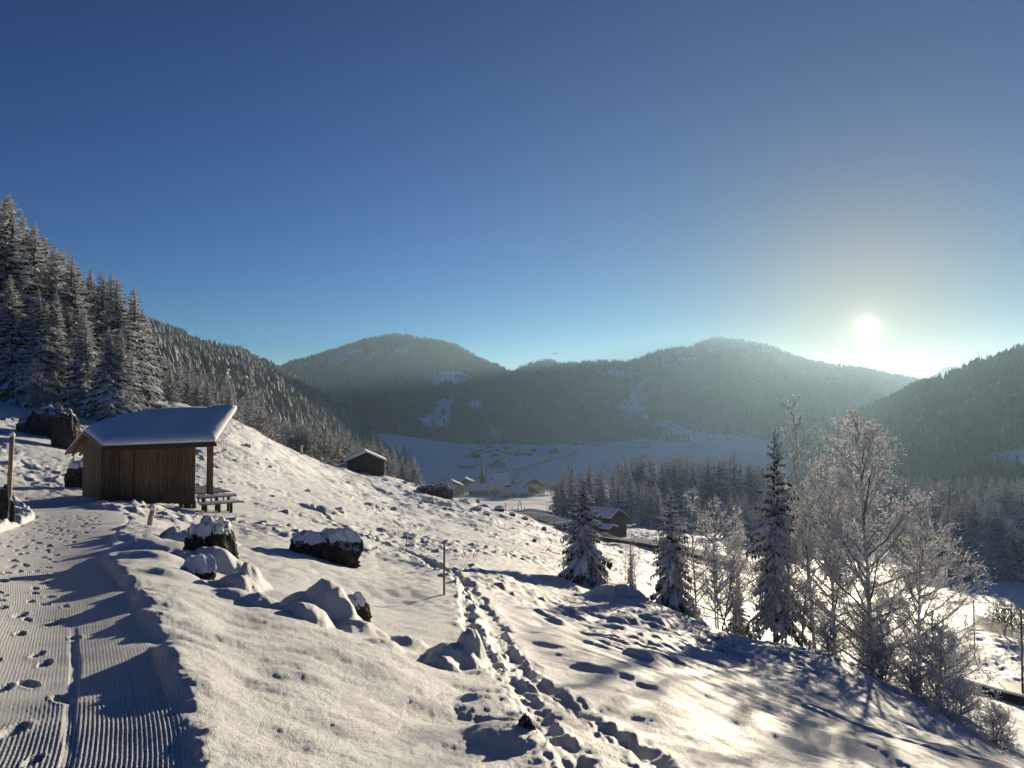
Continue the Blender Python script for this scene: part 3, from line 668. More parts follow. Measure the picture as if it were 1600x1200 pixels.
# bare, rime-covered broadleaved trees
def bare_tree(seed, H=9.0, spread=3.2, stems=1, nb=30, nsub=9, ntw=7, low=.12, frost=1.0, rtrunk=.09, upb=.9, sym=1.0):
    rg = np.random.default_rng(seed); tr = MB(); tw = MB(); fro = []
    def curve(p, dv, L, n, up=.25, wob=.12):
        pts = [np.array(p, float)]; d = np.array(dv, float); d /= np.linalg.norm(d)
        for i in range(n):
            d = d + rg.normal(size=3) * wob + np.array([0, 0, up / n]); d /= np.linalg.norm(d); pts.append(pts[-1] + d * L / n)
        return np.array(pts)
    for st in range(stems):
        b0 = np.array([rg.normal() * .25, rg.normal() * .25, 0]) if stems > 1 else np.zeros(3)
        hh = H * (1 if st == 0 else rg.uniform(.65, .95)); lean = rg.normal(size=2) * (.012 if stems == 1 else .05 if st == 0 else .16)
        tp = curve(b0 - np.array([0, 0, .4]), (lean[0], lean[1], 1), hh + .4, 14, .35, .018 if stems == 1 else .035)
        rad = rtrunk * (1 - np.linspace(0, 1, 15)) ** .8 + .008; tr.tube(tp, rad * (1 if st == 0 else .7), 6)
        for i in range(nb):
            f = low + (1 - low) * ((i + rg.random()) / nb) ** 1.25; f = min(f, .97)
            q = f * 14; i0 = int(q); p = tp[i0] + (tp[min(i0 + 1, 14)] - tp[i0]) * (q - i0)
            az = i * 2.4 + rg.normal() * .5; L = spread * (1 - f) ** .62 * rg.uniform(.6, 1.15) * (.55 + .45 * min(1, f / .3)) + .12 + .2 * (1 - f)
            el = upb * (.42 + .5 * f) + rg.normal() * .14
            bp_ = curve(p, (math.cos(az) * math.cos(el), math.sin(az) * math.cos(el), math.sin(el)), L, 7, .35, .09)
            tr.tube(bp_, np.linspace(.016 + .012 * L, .006, 8), 4, False)
            for j in range(int(nsub * min(1, .12 + L / spread)) + 1):
                g = .18 + .8 * rg.random(); q2 = g * 7; k0 = min(int(q2), 6); p2 = bp_[k0] + (bp_[k0 + 1] - bp_[k0]) * (q2 - k0)
                dv = bp_[k0 + 1] - bp_[k0]; dv /= np.linalg.norm(dv); dv = dv + rg.normal(size=3) * .55; dv[2] += .15; L2 = L * .42 * (1 - .5 * g) * rg.uniform(.6, 1.3) + .12
                sp_ = curve(p2, dv, L2, 4, .2, .14); tw.tube(sp_, np.linspace(.0105, .005, 5), 3, False)
                for t in range(ntw):
                    u = .15 + .85 * rg.random(); q3 = u * 4; m0 = min(int(q3), 3); p3 = sp_[m0] + (sp_[m0 + 1] - sp_[m0]) * (q3 - m0)
                    d3 = (sp_[m0 + 1] - sp_[m0]); d3 /= np.linalg.norm(d3); d3 = d3 + rg.normal(size=3) * .6; L3 = rg.uniform(.12, .42) * (.6 + .12 * H) * min(1, .4 + L / spread)
                    tp3 = curve(p3, d3, L3 * .8, 2, .1, .2); tw.tube(tp3, [.0075, .006, .003], 3, False)
                    nk = int(3 * frost + rg.random())
                    for _ in range(nk):
                        w_ = rg.random(); fro.append((tp3[0] + (tp3[2] - tp3[0]) * w_, tp3[2] - tp3[0] + rg.normal(size=3) * .1))
    parts = [('trunk', tr.mesh('bare_trunk', True), M['twig']), ('twigs', tw.mesh('bare_twigs'), M['twig'])]
    if fro:
        b_ = np.array([f[0] for f in fro]); d = np.array([f[1] for f in fro]); d /= np.linalg.norm(d, axis=1, keepdims=True)
        ln = rg.uniform(.035, .085, len(b_)); up = rg.normal(size=b_.shape); up[:, 2] += .8
        v, f = kites(b_, d, ln, ln * .28, up, .1); parts.append(('rime', mesh_np('rime', v, f, False), M['frost']))
    for nm, me, mt in parts: me.materials.append(mt)
    return [(a, b_) for a, b_, c in parts]
def place_bare(parts, loc, rz, label, cat='bare tree', group=None, scale=1.0, name='bare_tree'):
    o = thing(name, label, cat, loc, rz, group, scale)
    for nm, me in parts:
        c = link(nm, me, None, o)
        if nm != 'trunk': c['kind'] = 'stuff'
    return o
def brush_mesh(seed, n=900, flat=.8):
    """a frosted deciduous crown seen from afar: a cloud of fine sprays on a few stems"""
    rg = np.random.default_rng(seed); p = rg.normal(size=(n, 3)); p /= np.linalg.norm(p, axis=1, keepdims=True); rr = rg.random(n) ** .45
    p = p * rr[:, None] * np.array([.5, .5, .48]) * (1 + .25 * np.sin(p[:, 0:1] * 5 + seed) ) + np.array([0, 0, .52])
    d = (p - np.array([0, 0, .1])); d /= np.linalg.norm(d, axis=1, keepdims=True); d += rg.normal(size=d.shape) * .3; d /= np.linalg.norm(d, axis=1, keepdims=True)
    ln = rg.uniform(.07, .16, n); v, f = kites(p, d, ln, ln * .12, rg.normal(size=p.shape), 0)
    cr = mesh_np('brush_crown', v, f, False); cr.materials.append(M['brush'])
    mb = MB()
    for i in range(7):
        a = i * .9 + rg.random(); mb.tube([(0, 0, -.05), (.06 * math.cos(a), .06 * math.sin(a), .3), (.2 * math.cos(a), .2 * math.sin(a), .62 + .2 * rg.random())], [.02, .012, .004], 4, False)
    st = mb.mesh('brush_stem', True); st.materials.append(M['twig'])
    return [('crown', cr), ('trunk', st)]
BR = [brush_mesh(60 + i) for i in range(3)]

_ORD = ['first', 'second', 'third', 'fourth', 'fifth', 'sixth', 'seventh', 'eighth', 'ninth', 'tenth', 'eleventh', 'twelfth', 'thirteenth', 'fourteenth', 'fifteenth', 'sixteenth', 'seventeenth', 'eighteenth', 'nineteenth']
def ordinal(i):
    if i < 19: return _ORD[i]
    t, u = divmod(i + 1, 10); w_ = {2: 'twent', 3: 'thirt'}[t]; return w_ + 'ieth' if u == 0 else w_ + 'y-' + _ORD[u - 1]
def rows(n, px0, px1, d0, d1, topf, label, group, keys=('mid0', 'mid1', 'mid2', 'mid3'), wide=(1.35, 1.8), seed=0, jit=10, hmin=5, hmax=26):
    rr = random.Random(seed); made = []
    for i in range(n):
        px = px0 + (px1 - px0) * (i + rr.random()) / n; d = rr.uniform(d0, d1); top = topf(px, d) + rr.uniform(-jit, jit)
        p = at(px, d); h = min(max(unp(px, top, d)[2] - p[2], hmin), hmax)
        o = place_spruce(rr.choice(keys), p, h, rr.uniform(0, 6.28), label, group, rr.uniform(*wide)); made.append((px, o))
    for i, (px, o) in enumerate(sorted(made, key=lambda q: q[0])): o['label'] = ordinal(i) + ' from the left, ' + label
ft = lambda tab: (lambda px, d: interp(tab, px))
# --- tall spruces on the bank at the left
left = [(-22, 300, 80), (8, 303, 78), (40, 345, 84), (52, 352, 90), (82, 384, 82), (100, 388, 90), (116, 400, 80), (139, 418, 90), (152, 424, 84), (172, 428, 94), (186, 433, 86), (203, 448, 92), (217, 478, 97), (66, 470, 74), (128, 480, 77), (168, 520, 80), (20, 430, 72), (226, 540, 104), (-45, 330, 74)]
ords = ['tall snowy spruce cut by the left edge of the photo', 'tallest snowy spruce, its tip highest at the left edge', 'snowy spruce just right of the tallest one at the left edge', 'snowy spruce half hidden behind its neighbour near the left edge',
        'snowy spruce with a pointed tip above the dark rock outcrop', 'slim snowy spruce behind the group above the rock outcrop', 'broad snow-laden spruce with white boughs above the hut roof', 'snowy spruce with twin-looking tip left of the row middle',
        'snowy spruce fifth from the right end of the tall row', 'snowy spruce fourth from the right end of the tall row', 'snowy spruce third from the right end of the tall row', 'snowy spruce second from the right end of the tall row', 'last tall spruce at the right end of the row, beside the sky',
        'shorter snowy spruce in front of the tall row near the frosted bushes', 'shorter snow-covered spruce in the middle of the bank front', 'small snowy spruce at the bank foot behind the hut roof', 'shorter snowy spruce in front at the far left of the bank', 'low dark spruce at the right foot of the tall row', 'snowy spruce outside the left edge reaching in']
for i, (px, top, d) in enumerate(left):
    tree_to(px, top, d, 'big%d' % (i % 5), ords[i], 'tall spruces on the bank at the left', wide=R_.uniform(1.35, 1.65))
rows(22, -60, 222, 92, 112, lambda px, d: interp([(-60, 290), (10, 318), (50, 365), (100, 402), (140, 432), (172, 446), (205, 470), (222, 520)], px), 'spruce in the second rank behind the tall bank spruces', 'second rank of tall spruces on the bank', keys=('big0', 'big1', 'big2', 'big3', 'big4'), wide=(1.3, 1.6), seed=31, jit=12, hmax=30)
rows(12, -20, 215, 70, 80, lambda px, d: interp([(-20, 420), (60, 470), (120, 500), (170, 540), (215, 560)], px), 'shorter spruce along the front of the bank row', 'front spruces of the bank row', keys=('big0', 'big1', 'big2', 'big3', 'big4'), wide=(1.4, 1.8), seed=32, jit=35, hmax=20)
LBUSH = bare_tree(77, H=8, spread=4.0, stems=3, nb=26, nsub=8, ntw=6, low=.1, frost=1.2, upb=.7)
for px, d, s, lab in ((60, 70, .6, 'frosted pale bush tree leaning out below the leftmost spruces'), (150, 73, .55, 'frosted pale bush tree in front of the middle spruces of the bank'), (192, 76, .35, 'low frosted bush at the foot of the right spruces of the bank')):
    place_bare(LBUSH, at(px, d), R_.uniform(0, 6), lab, 'bush', None, s, 'frosted_bush')
# --- spruces behind the slope's crest, left of centre
rows(16, 232, 385, 118, 150, ft([(232, 572), (262, 566), (300, 590), (345, 590), (385, 625)]), 'snowy spruce in the row directly behind the hut roof', 'spruces behind the hut', seed=1, jit=9)
rows(12, 225, 420, 180, 240, ft([(225, 545), (300, 575), (350, 590), (420, 610)]), 'snowy spruce higher up behind the hut row', 'upper spruces behind the hut', seed=2, jit=10)
rows(34, 375, 665, 165, 215, ft([(375, 622), (400, 645), (440, 655), (480, 662), (530, 672), (580, 690), (620, 700), (665, 738)]), 'spruce in the dark belt behind slope crest and barn', 'spruce belt behind the timber barn', seed=3, jit=11)
rows(18, 385, 600, 240, 330, ft([(385, 625), (450, 655), (520, 668), (600, 690)]), 'spruce in the back rank of the barn belt', 'back rank of the spruce belt', seed=4, jit=9)
for i, (px, d, s) in enumerate(sorted(((510, 158, 7.5), (452, 168, 6), (622, 200, 6), (405, 150, 6), (690, 560, 9), (675, 480, 9), (665, 430, 8)))):
    p = at(px, d); o = place_bare(BR[i % 3], p, i, ordinal(i) + ' from the left of the pale frosted broadleaf trees along the spruce belt', 'frosted tree', 'frosted broadleaf trees in the spruce belt', s, 'frosted_tree')
# --- the wood in the middle of the valley, right of the village
rows(14, 865, 1015, 215, 265, ft([(865, 735), (925, 725), (960, 735), (1015, 752)]), 'frosted spruce in the front rank of the valley wood', 'front rank of the valley wood', seed=5, jit=12)
rows(10, 985, 1030, 190, 240, ft([(985, 750), (1030, 760)]), 'frosted spruce standing out before the valley wood', 'outstanding spruces of the valley wood', seed=6, jit=9)
rows(22, 965, 1105, 300, 420, ft([(965, 710), (1000, 708), (1035, 715), (1060, 705), (1105, 718)]), 'frosted spruce in the dense middle of the wood', 'dense middle of the valley wood', seed=7, jit=9, wide=(1.4, 1.9))
rows(34, 1050, 1245, 260, 520, ft([(1050, 702), (1120, 705), (1180, 715), (1245, 735)]), 'frosted spruce in the hazy right part of the wood', 'right part of the valley wood', seed=8, jit=14, wide=(1.4, 1.9))
rows(14, 1255, 1420, 330, 470, ft([(1255, 748), (1340, 745), (1420, 742)]), 'spruce in the haze behind the largest bare tree', 'spruces behind the largest bare tree', seed=15, jit=10)
rows(20, 1080, 1320, 170, 240, ft([(1080, 770), (1150, 775), (1240, 765), (1320, 770)]), 'frosted spruce behind the nearer bare trees', 'valley spruces behind the bare trees', seed=9, jit=14)
rows(16, 1465, 1580, 165, 190, ft([(1465, 800), (1500, 775), (1530, 778), (1560, 790), (1580, 810)]), 'dark spruce in the clump beyond the road', 'spruce clump beyond the road', seed=10, jit=8, wide=(1.4, 1.8))
rows(12, 1575, 1680, 175, 230, ft([(1575, 835), (1610, 815), (1680, 800)]), 'dark spruce at the right edge beyond the road', 'spruces at the right edge beyond the road', seed=11, jit=10, wide=(1.4, 1.8))
rows(30, 1385, 1640, 250, 380, ft([(1385, 745), (1430, 730), (1500, 725), (1560, 730), (1640, 735)]), 'hazy spruce in the band below the right ridge', 'spruce band below the right ridge', seed=12, jit=12, wide=(1.4, 1.8))
for i, (px, d, s) in enumerate(sorted(((1588, 165, 9), (1455, 175, 9), (1430, 185, 8), (880, 250, 8), (905, 270, 8), (1245, 230, 9), (1290, 210, 9), (1350, 220, 9), (1405, 200, 9)))):
    place_bare(BR[i % 3], at(px, d), i * 2, ordinal(i) + ' from the left of the frosted broadleaf trees edging the valley woods', 'frosted tree', 'frosted broadleaf trees at the valley woods', s, 'frosted_tree')
for i, (px, top, d, lab) in enumerate(((785, 708, 1250, 'small spruce alone left of three beside the shaded farmhouse'), (770, 710, 1250, 'small spruce behind the church spire by the farmhouse'), (796, 708, 1280, 'rounded small spruce right of the shaded farmhouse'),
        (632, 690, 950, 'taller of two dark spruces on the shaded meadow'), (642, 698, 960, 'small dark spruce close beside the taller one on the shaded meadow'), (618, 693, 1000, 'faint spruce left of the pair on the shaded meadow'),
        (820, 738, 640, 'spruce behind the lit chalet roof, right one'), (812, 740, 650, 'spruce behind the lit chalet roof, left one'), (845, 752, 560, 'spruce in front of the lit chalet'), (775, 748, 640, 'small spruce right of the church roof'), (856, 772, 500, 'small dark spruce right of the lit chalet'))):
    tree_to(px, top, d, 'mid%d' % (i % 4), lab, 'single spruces of the village and meadow', 1.1)

# --- forests on the mountains (one mass each)
def in_poly(px, py, poly):
    ins = np.zeros(px.shape, bool); n = len(poly)
    for i in range(n):
        x1, y1 = poly[i]; x2, y2 = poly[(i + 1) % n]
        c = ((y1 > py) != (y2 > py)) & (px < (x2 - x1) * (py - y1) / (y2 - y1 + 1e-9) + x1); ins ^= c
    return ins
def forest(name, mt, n, h, clear, t0=0.0, t1=1.04, pxr=None, seed=0, thin=0.0, shapes=None):
    rg = np.random.default_rng(seed); pxs, t, x, D, z = MT[mt]; nu = len(pxs); ntr = len(t)
    p0, p1 = pxr or (pxs[0], pxs[-1]); k = n * 3
    ppx = rg.uniform(p0, p1, k); tt = rg.uniform(t0, t1, k)
    fi = np.interp(ppx, pxs, np.arange(nu)); fj = np.interp(tt, t, np.arange(ntr)); i = np.clip(fi.astype(int), 0, nu - 2); j = np.clip(fj.astype(int), 0, ntr - 2); u = fi - i; v = fj - j
    g = lambda a: a[j, i] * (1 - u) * (1 - v) + a[j, i + 1] * u * (1 - v) + a[j + 1, i] * (1 - u) * v + a[j + 1, i + 1] * u * v
    X_, Y_, Z_ = g(x), g(D), g(z); qx, qy = proj(X_, Y_, Z_)
    keep = rg.random(k) < np.clip(Y_ / Y_.max(), .1, 1) ** 1.0
    jx = qx + rg.normal(size=k) * 1.2; jy = qy + rg.normal(size=k) * 1.2
    for c in clear: keep &= ~in_poly(jx, jy, c) | (rg.random(k) < .02)
    nz = fbm(X_ / (h * 9), Y_ / (h * 9), seed + 1, 3); keep &= rg.random(k) > thin * sst(.15, .5, nz)
    gz = base_z(X_, Y_); keep &= Z_ > gz - 3
    X_, Y_, Z_ = X_[keep][:n], Y_[keep][:n], Z_[keep][:n]; m = len(X_)
    me = bpy.data.meshes.new(name); me.vertices.add(m); me.vertices.foreach_set('co', np.stack([X_, Y_, Z_ - .5], -1).astype(np.float32).ravel())
    sc_ = (h / 10.0) * (rg.uniform(.6, 1.2, m)) * (1 + .25 * fbm(X_ / 60, Y_ / 60, seed + 9, 2)); a = me.attributes.new('size', 'FLOAT', 'POINT'); a.data.foreach_set('value', sc_.astype(np.float32)); me.update()
    o = link(name, me); o['kind'] = 'stuff'
    gn = bpy.data.node_groups.new(name, 'GeometryNodeTree'); gn.interface.new_socket('Geometry', in_out='INPUT', socket_type='NodeSocketGeometry'); gn.interface.new_socket('Geometry', in_out='OUTPUT', socket_type='NodeSocketGeometry')
    gi = gn.nodes.new('NodeGroupInput'); go = gn.nodes.new('NodeGroupOutput'); jn = gn.nodes.new('GeometryNodeJoinGeometry')
    at_ = gn.nodes.new('GeometryNodeInputNamedAttribute'); at_.data_type = 'FLOAT'; at_.inputs['Name'].default_value = 'size'
    rv = gn.nodes.new('FunctionNodeRandomValue'); rv.data_type = 'INT'; rv.inputs[4].default_value = 0; rv.inputs[5].default_value = 2; rv.inputs['Seed'].default_value = seed
    rr = gn.nodes.new('FunctionNodeRandomValue'); rr.data_type = 'FLOAT_VECTOR'; rr.inputs[0].default_value = (0, 0, 0); rr.inputs[1].default_value = (0, 0, 6.28)
    for q in range(3):
        oi = gn.nodes.new('GeometryNodeObjectInfo'); oi.inputs['Object'].default_value = (shapes or FAR)[q]
        ip = gn.nodes.new('GeometryNodeInstanceOnPoints'); cp = gn.nodes.new('FunctionNodeCompare'); cp.data_type = 'INT'; cp.operation = 'EQUAL'; cp.inputs[3].default_value = q
        gn.links.new(rv.outputs[2], cp.inputs[2]); gn.links.new(cp.outputs[0], ip.inputs['Selection']); gn.links.new(gi.outputs[0], ip.inputs['Points'])
        gn.links.new(oi.outputs['Geometry'], ip.inputs['Instance']); gn.links.new(at_.outputs[0], ip.inputs['Scale']); gn.links.new(rr.outputs[0], ip.inputs['Rotation'])
        gn.links.new(ip.outputs[0], jn.inputs[0])
    gn.links.new(jn.outputs[0], go.inputs[0])
    md = o.modifiers.new('scatter', 'NODES'); md.node_group = gn
    return o
CLR = [[(1530, 722), (1560, 706), (1620, 700), (1700, 702), (1700, 745), (1560, 742), (1535, 738)]]
CLL = [[(310, 588), (322, 582), (328, 590), (316, 600)], [(352, 602), (366, 598), (372, 612), (360, 616)], [(420, 632), (450, 640), (470, 664), (440, 660)]]
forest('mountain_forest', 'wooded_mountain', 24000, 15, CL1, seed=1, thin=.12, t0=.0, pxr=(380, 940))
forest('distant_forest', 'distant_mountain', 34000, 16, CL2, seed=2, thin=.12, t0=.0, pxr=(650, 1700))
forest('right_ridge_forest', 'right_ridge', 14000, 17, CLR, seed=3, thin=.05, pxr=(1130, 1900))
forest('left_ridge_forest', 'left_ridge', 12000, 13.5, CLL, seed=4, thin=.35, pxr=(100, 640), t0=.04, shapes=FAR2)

# ------------------------------------------------------------------ rocks with caps of snow
def rock_parts(seed, rx, ry, rz, capt=.12, cover=.15, flatten=.0, n=34, snow=True, block=2.6):
    th = np.linspace(0, 2 * np.pi, n * 2, endpoint=False); ph = np.linspace(-.5, .5, n) * np.pi
    P, T_ = np.meshgrid(ph, th, indexing='ij')
    d = np.stack([np.cos(P) * np.cos(T_), np.cos(P) * np.sin(T_), np.sin(P)], -1)
    # superellipsoid for a blocky outline, then craggy displacement
    k = (np.abs(d[..., 0]) ** block + np.abs(d[..., 1]) ** block + np.abs(d[..., 2]) ** block) ** (-1 / block)
    q = d * k[..., None]
    nz = fbm(d[..., 0] * 1.6 + seed + d[..., 2] * .9, d[..., 1] * 1.6 - d[..., 2] * 1.3, seed, 3); nf = fbm(d[..., 0] * 6 + d[..., 2] * 3, d[..., 1] * 6 - d[..., 2] * 4, seed + 9, 3)
    pole = 1.0; nr = 1 - np.abs(fbm(d[..., 0] * 3 + d[..., 2] * 2.2, d[..., 1] * 3 - d[..., 2] * 2, seed + 31, 3)) * 2; rr = 1 + (.26 * nz + .11 * nf + .07 * nr) * pole
    S = np.array([rx, ry, rz]); Vr = q * rr[..., None] * S
    i = np.arange(n * 2 * n).reshape(n, n * 2); i2 = np.roll(i, -1, 1); Fc = np.stack([i[:-1], i2[:-1], i2[1:], i[1:]], -1).reshape(-1, 4)
    rock = mesh_np('rock', Vr.reshape(-1, 3), Fc, True)
    if not snow: return rock, None
    up = d[..., 2] * .9 + .12 * nz + .22 * nf
    t = sst(cover - .05, cover + .35, up + .12 * nr); lum = 1 + .4 * fbm(d[..., 0] * 2.2, d[..., 1] * 2.2, seed + 4, 2)
    Vc = q * (1 + (.26 * nz + .03 * nf) * pole)[..., None] * S + (d * np.array([.6, .6, 1.0])) * (capt * np.clip(t * lum, 0, 2) - .10 * min(rx, rz) * (1 - t) - .02)[..., None]
    keep = (P > -.25).reshape(-1)[Fc].all(1); cap = mesh_np('snow_cap', Vc.reshape(-1, 3), Fc[keep], True)
    return rock, cap
def boulder(px, py, wpx, hpx, seed, label, cover=.15, capt=.13, depthf=.8, rz=0.0, block=2.6, dy=0.0, group=None, name='boulder'):
    p = hit(px, py); d = p[1]; rx = wpx / F * d / 2; hz = hpx / F * d / 2; x, y = p[0], p[1] + rx * depthf * .7 + dy
    g = float(ground_z(np.array([x]), np.array([y]))[0]); rk, cp = rock_parts(seed, rx, rx * depthf, hz * 1.75, capt * min(1, rx), cover, block=block)
    zc = p[2] + hz * .2
    o = thing(name, label, 'boulder', (x, y, min(g, p[2])), rz, group)
    a = link('rock', rk, M['rock'], o); a.location = (0, 0, zc - min(g, p[2]))
    b_ = link('snow_cap', cp, M['snow_cap'], o); b_.location = a.location
    return o
boulder(322, 888, 70, 68, 23, 'dark boulder under lumpy snow just below the hut steps', .45, .2, .8, .3, 2.4)
boulder(500, 880, 100, 45, 5, 'wide dark slab-like boulder under a thin snow rim in mid slope', .4, .12, .5, -.1, 2.6)
boulder(545, 968, 56, 30, 6, 'half buried boulder with a dark face under a deep snow cap', .45, .25, .8, 0, 2.2)
boulder(302, 905, 50, 28, 9, 'low snow-buried boulder with a brown crack near the track bank', .1, .22, .8)
boulder(822, 1162, 30, 36, 10, 'brown rock showing under the snow edge at the bottom of the trail', .8, .1, .7)
boulder(66, 682, 88, 42, 11, 'long dark rock outcrop on the slope left above the hut', .75, .2, .6, -.1, 2.6)
boulder(96, 700, 34, 50, 12, 'dark rock at the right end of the outcrop above the hut', .8, .2, .8)
boulder(118, 762, 34, 40, 13, 'dark boulder with snow tufts just left of the hut', .5, .25, .8)
boulder(-8, 815, 34, 48, 14, 'dark rock face at the left edge beside the marker pole', .8, .1, .8)
boulder(684, 780, 42, 22, 15, 'dark craggy rock on the far crest beside the village', .85, .2, .6, 0, 2.2)
boulder(662, 774, 26, 14, 17, 'smaller dark rock on the far crest left of the craggy one', .75, .2, .6)
rk_spots = [(527, 806, 16, 10), (668, 790, 18, 10), (640, 778, 12, 7), (700, 796, 14, 8), (725, 792, 16, 9), (745, 800, 12, 7), (760, 806, 9, 5), (780, 800, 14, 7), (800, 806, 8, 4), (820, 812, 8, 4), (850, 828, 7, 4), (735, 803, 8, 4), (610, 776, 10, 5), (600, 756, 12, 5), (575, 752, 10, 4),
            (450, 745, 9, 5), (440, 740, 8, 4), (480, 772, 9, 6), (415, 722, 9, 4), (345, 762, 14, 8), (440, 748, 12, 6), (632, 760, 10, 6), (385, 700, 10, 5), (650, 765, 10, 6), (425, 780, 9, 5), (330, 735, 14, 9), (1120, 1000, 9, 4), (835, 845, 6, 3), (690, 806, 16, 6), (655, 800, 12, 6)]
for i, (px, py, a, h) in enumerate(sorted(rk_spots)):
    boulder(px, py, a, h, 30 + i, ordinal(i) + ' from the left of the small dark stones poking through the slope', .4, .35, .8, group='small stones poking through the snow', name='stone')

# ------------------------------------------------------------------ the hut
def quad_axes(u): u = np.array(u, float); u /= np.linalg.norm(u); n = np.array([-u[1], u[0]]); return np.array([[u[0], u[1], 0], [n[0], n[1], 0], [0, 0, 1.0]])
UX = np.array([math.sin(math.radians(50)), math.cos(math.radians(50)), 0]); VX = np.array([-UX[1], UX[0], 0]); UPV = np.array([0, 0, 1.0])
C0 = unp(158.5, 779, 30.0)
hut = thing('wooden_hut', 'small brown plank hut with deep snow on its flared roof, beside the track', 'hut', C0)
def HP(a, b_, c): return UX * a + VX * b_ + UPV * c          # local hut frame: along the front, into the hut, up
HL, HW = 3.52, 3.3
eave = (unp(158.5, 700, 30.0) - C0)[2]
AXh = np.array([UX, VX, UPV])
rr = random.Random(3)
def plank(a0, a1, off, z0, z1, front=True, lab=None):
    wd = a1 - a0; mb = MB(); th_ = .024 + rr.uniform(0, .012); dz_ = rr.uniform(-.03, .02)
    zc = (z0 + z1) / 2
    if front: ctr = HP((a0 + a1) / 2, off - th_ / 2, 0)
    else: ctr = HP(off - th_ / 2, (a0 + a1) / 2, 0)
    mb.box((0, 0, (z1 - z0) / 2), (wd - .008, th_, z1 - z0) if front else (th_, wd - .008, z1 - z0), axes=AXh)
    o = link('plank', mb.mesh('plank'), M['plank'], hut); o.location = tuple(ctr + UPV * (z0 + dz_)); return o
a = 0.0
while a < HL - .02:
    b_ = min(a + rr.choice((.11, .13, .16)), HL); f = a / HL
    plank(a, b_, 0, -.42 * f - .1, eave); a = b_
a = 0.0
while a < HW - .02:
    b_ = min(a + .14, HW); m_ = (a + b_) / 2; rise = .55 * (1 - abs(m_ - HW / 2) / (HW / 2)); plank(a, b_, 0, -.15, eave + rise - .06, front=False); a = b_
# right end wall and back wall, sheathed behind the porch
mb = MB(); mb.box(HP(HL / 2, HW / 2, eave / 2 - .12), (HL - .08, HW - .08, eave + .1), axes=AXh); link('wall_core', mb.mesh('wall_core'), M['beam'], hut)
mb = MB(); mb.box(HP(0.62, -.05, .85), (.04, .03, 1.9), axes=AXh); mb.box(HP(1.15, -.05, .85), (.03, .03, 2.0), axes=AXh); link('door_frame', mb.mesh('door_frame'), M['beam'], hut)
# roof: corner points read off the photograph, each with its own depth
rE0 = unp(160, 700, 29.3) - C0; rE1 = unp(336, 693, 31.6) - C0; rR0 = unp(132, 677, 31.2) - C0; rR1 = unp(370, 641, 35.2) - C0
rL0 = unp(103, 710, 33.3) - C0; rL1 = rL0 + (rR1 - rR0) * .98 + UPV * -.1
def slab(c, t, name, mat, parent, nu=1, nv=1, top=None):
    c = [np.array(q, float) for q in c]; us = np.linspace(0, 1, nu + 1); vs = np.linspace(0, 1, nv + 1); U_, V_ = np.meshgrid(us, vs, indexing='ij')
    P_ = (c[0][None, None] * ((1 - U_) * (1 - V_))[..., None] + c[1] * (U_ * (1 - V_))[..., None] + c[2] * (U_ * V_)[..., None] + c[3] * ((1 - U_) * V_)[..., None])
    tp = P_.copy(); tp[..., 2] += t if top is None else top(U_, V_); n1, n2 = nu + 1, nv + 1
    Vv = np.concatenate([P_.reshape(-1, 3), tp.reshape(-1, 3)]); off = n1 * n2; f = [tuple(q) for q in grid_faces(n1, n2)]; g = [tuple(int(x) + off for x in q[::-1]) for q in f]
    bd = [i * n2 for i in range(n1)] + [(n1 - 1) * n2 + j for j in range(1, n2)] + [i * n2 + n2 - 1 for i in range(n1 - 2, -1, -1)] + [j for j in range(n2 - 2, 0, -1)]
    sd = [(bd[k], bd[(k + 1) % len(bd)], bd[(k + 1) % len(bd)] + off, bd[k] + off) for k in range(len(bd))]
    mb = MB(); mb.add(Vv, [tuple(int(x) for x in q) for q in f] + g + sd); return link(name, mb.mesh(name, nu > 2), mat, parent)
slab([rE0, rE1, rR1, rR0], .07, 'roof_boards', M['beam'], hut)
slab([rR0, rR1, rL1, rL0], .07, 'roof_boards', M['rafter'], hut)
def cap_t(bulge, seed):
    def f(U_, V_):
        e = np.minimum(np.minimum(U_, 1 - U_) * 9, np.minimum(V_ + .0, 1.0) * 8); e = np.clip(e, 0, 1) ** .5
        return .10 + .16 * e + bulge * np.sin(np.pi * np.clip(U_ * 1.25, 0, 1)) * sst(.1, 1, V_) + .035 * noise(U_ * 4, V_ * 3, seed)
    return f
L_ = lambda q, s: q + UPV * s
slab([L_(rE0, .075), L_(rE1, .075), L_(rR1, .075), L_(rR0, .075)], 0, 'roof_snow', M['snow_cap'], hut, 48, 28, cap_t(.26, 5))
slab([L_(rL0, .075), L_(rL1, .075), L_(rR1, .07), L_(rR0, .07)], 0, 'roof_snow', M['snow_cap'], hut, 30, 12, cap_t(.2, 6))
def beam(a_, b_, w_, h_, nm='beam', mat='beam', parent=None):
    a_ = np.array(a_, float); b_ = np.array(b_, float); d = b_ - a_; L0 = np.linalg.norm(d); x = d / L0; y = np.cross(UPV, x)
    if np.linalg.norm(y) < 1e-4: y = VX.copy()
    y /= np.linalg.norm(y); z = np.cross(x, y)
    mb = MB(); mb.box((a_ + b_) / 2, (L0, w_, h_), axes=np.array([x, y, z])); return link(nm, mb.mesh(nm), M[mat], parent if parent is not None else hut)
beam(L_(rE0, -.06) + VX * .25, L_(rE1, -.06) + VX * .25, .12, .16, 'eave_beam')
beam(L_(rE0, .01), L_(rE1, .01), .03, .13, 'fascia_board')
beam(L_(rE0, .02) - UX * .02, L_(rR0, .02) - UX * .02, .03, .12, 'barge_board', 'rafter'); beam(L_(rL0, .02) - UX * .02, L_(rR0, .02) - UX * .02, .03, .12, 'barge_board', 'rafter')
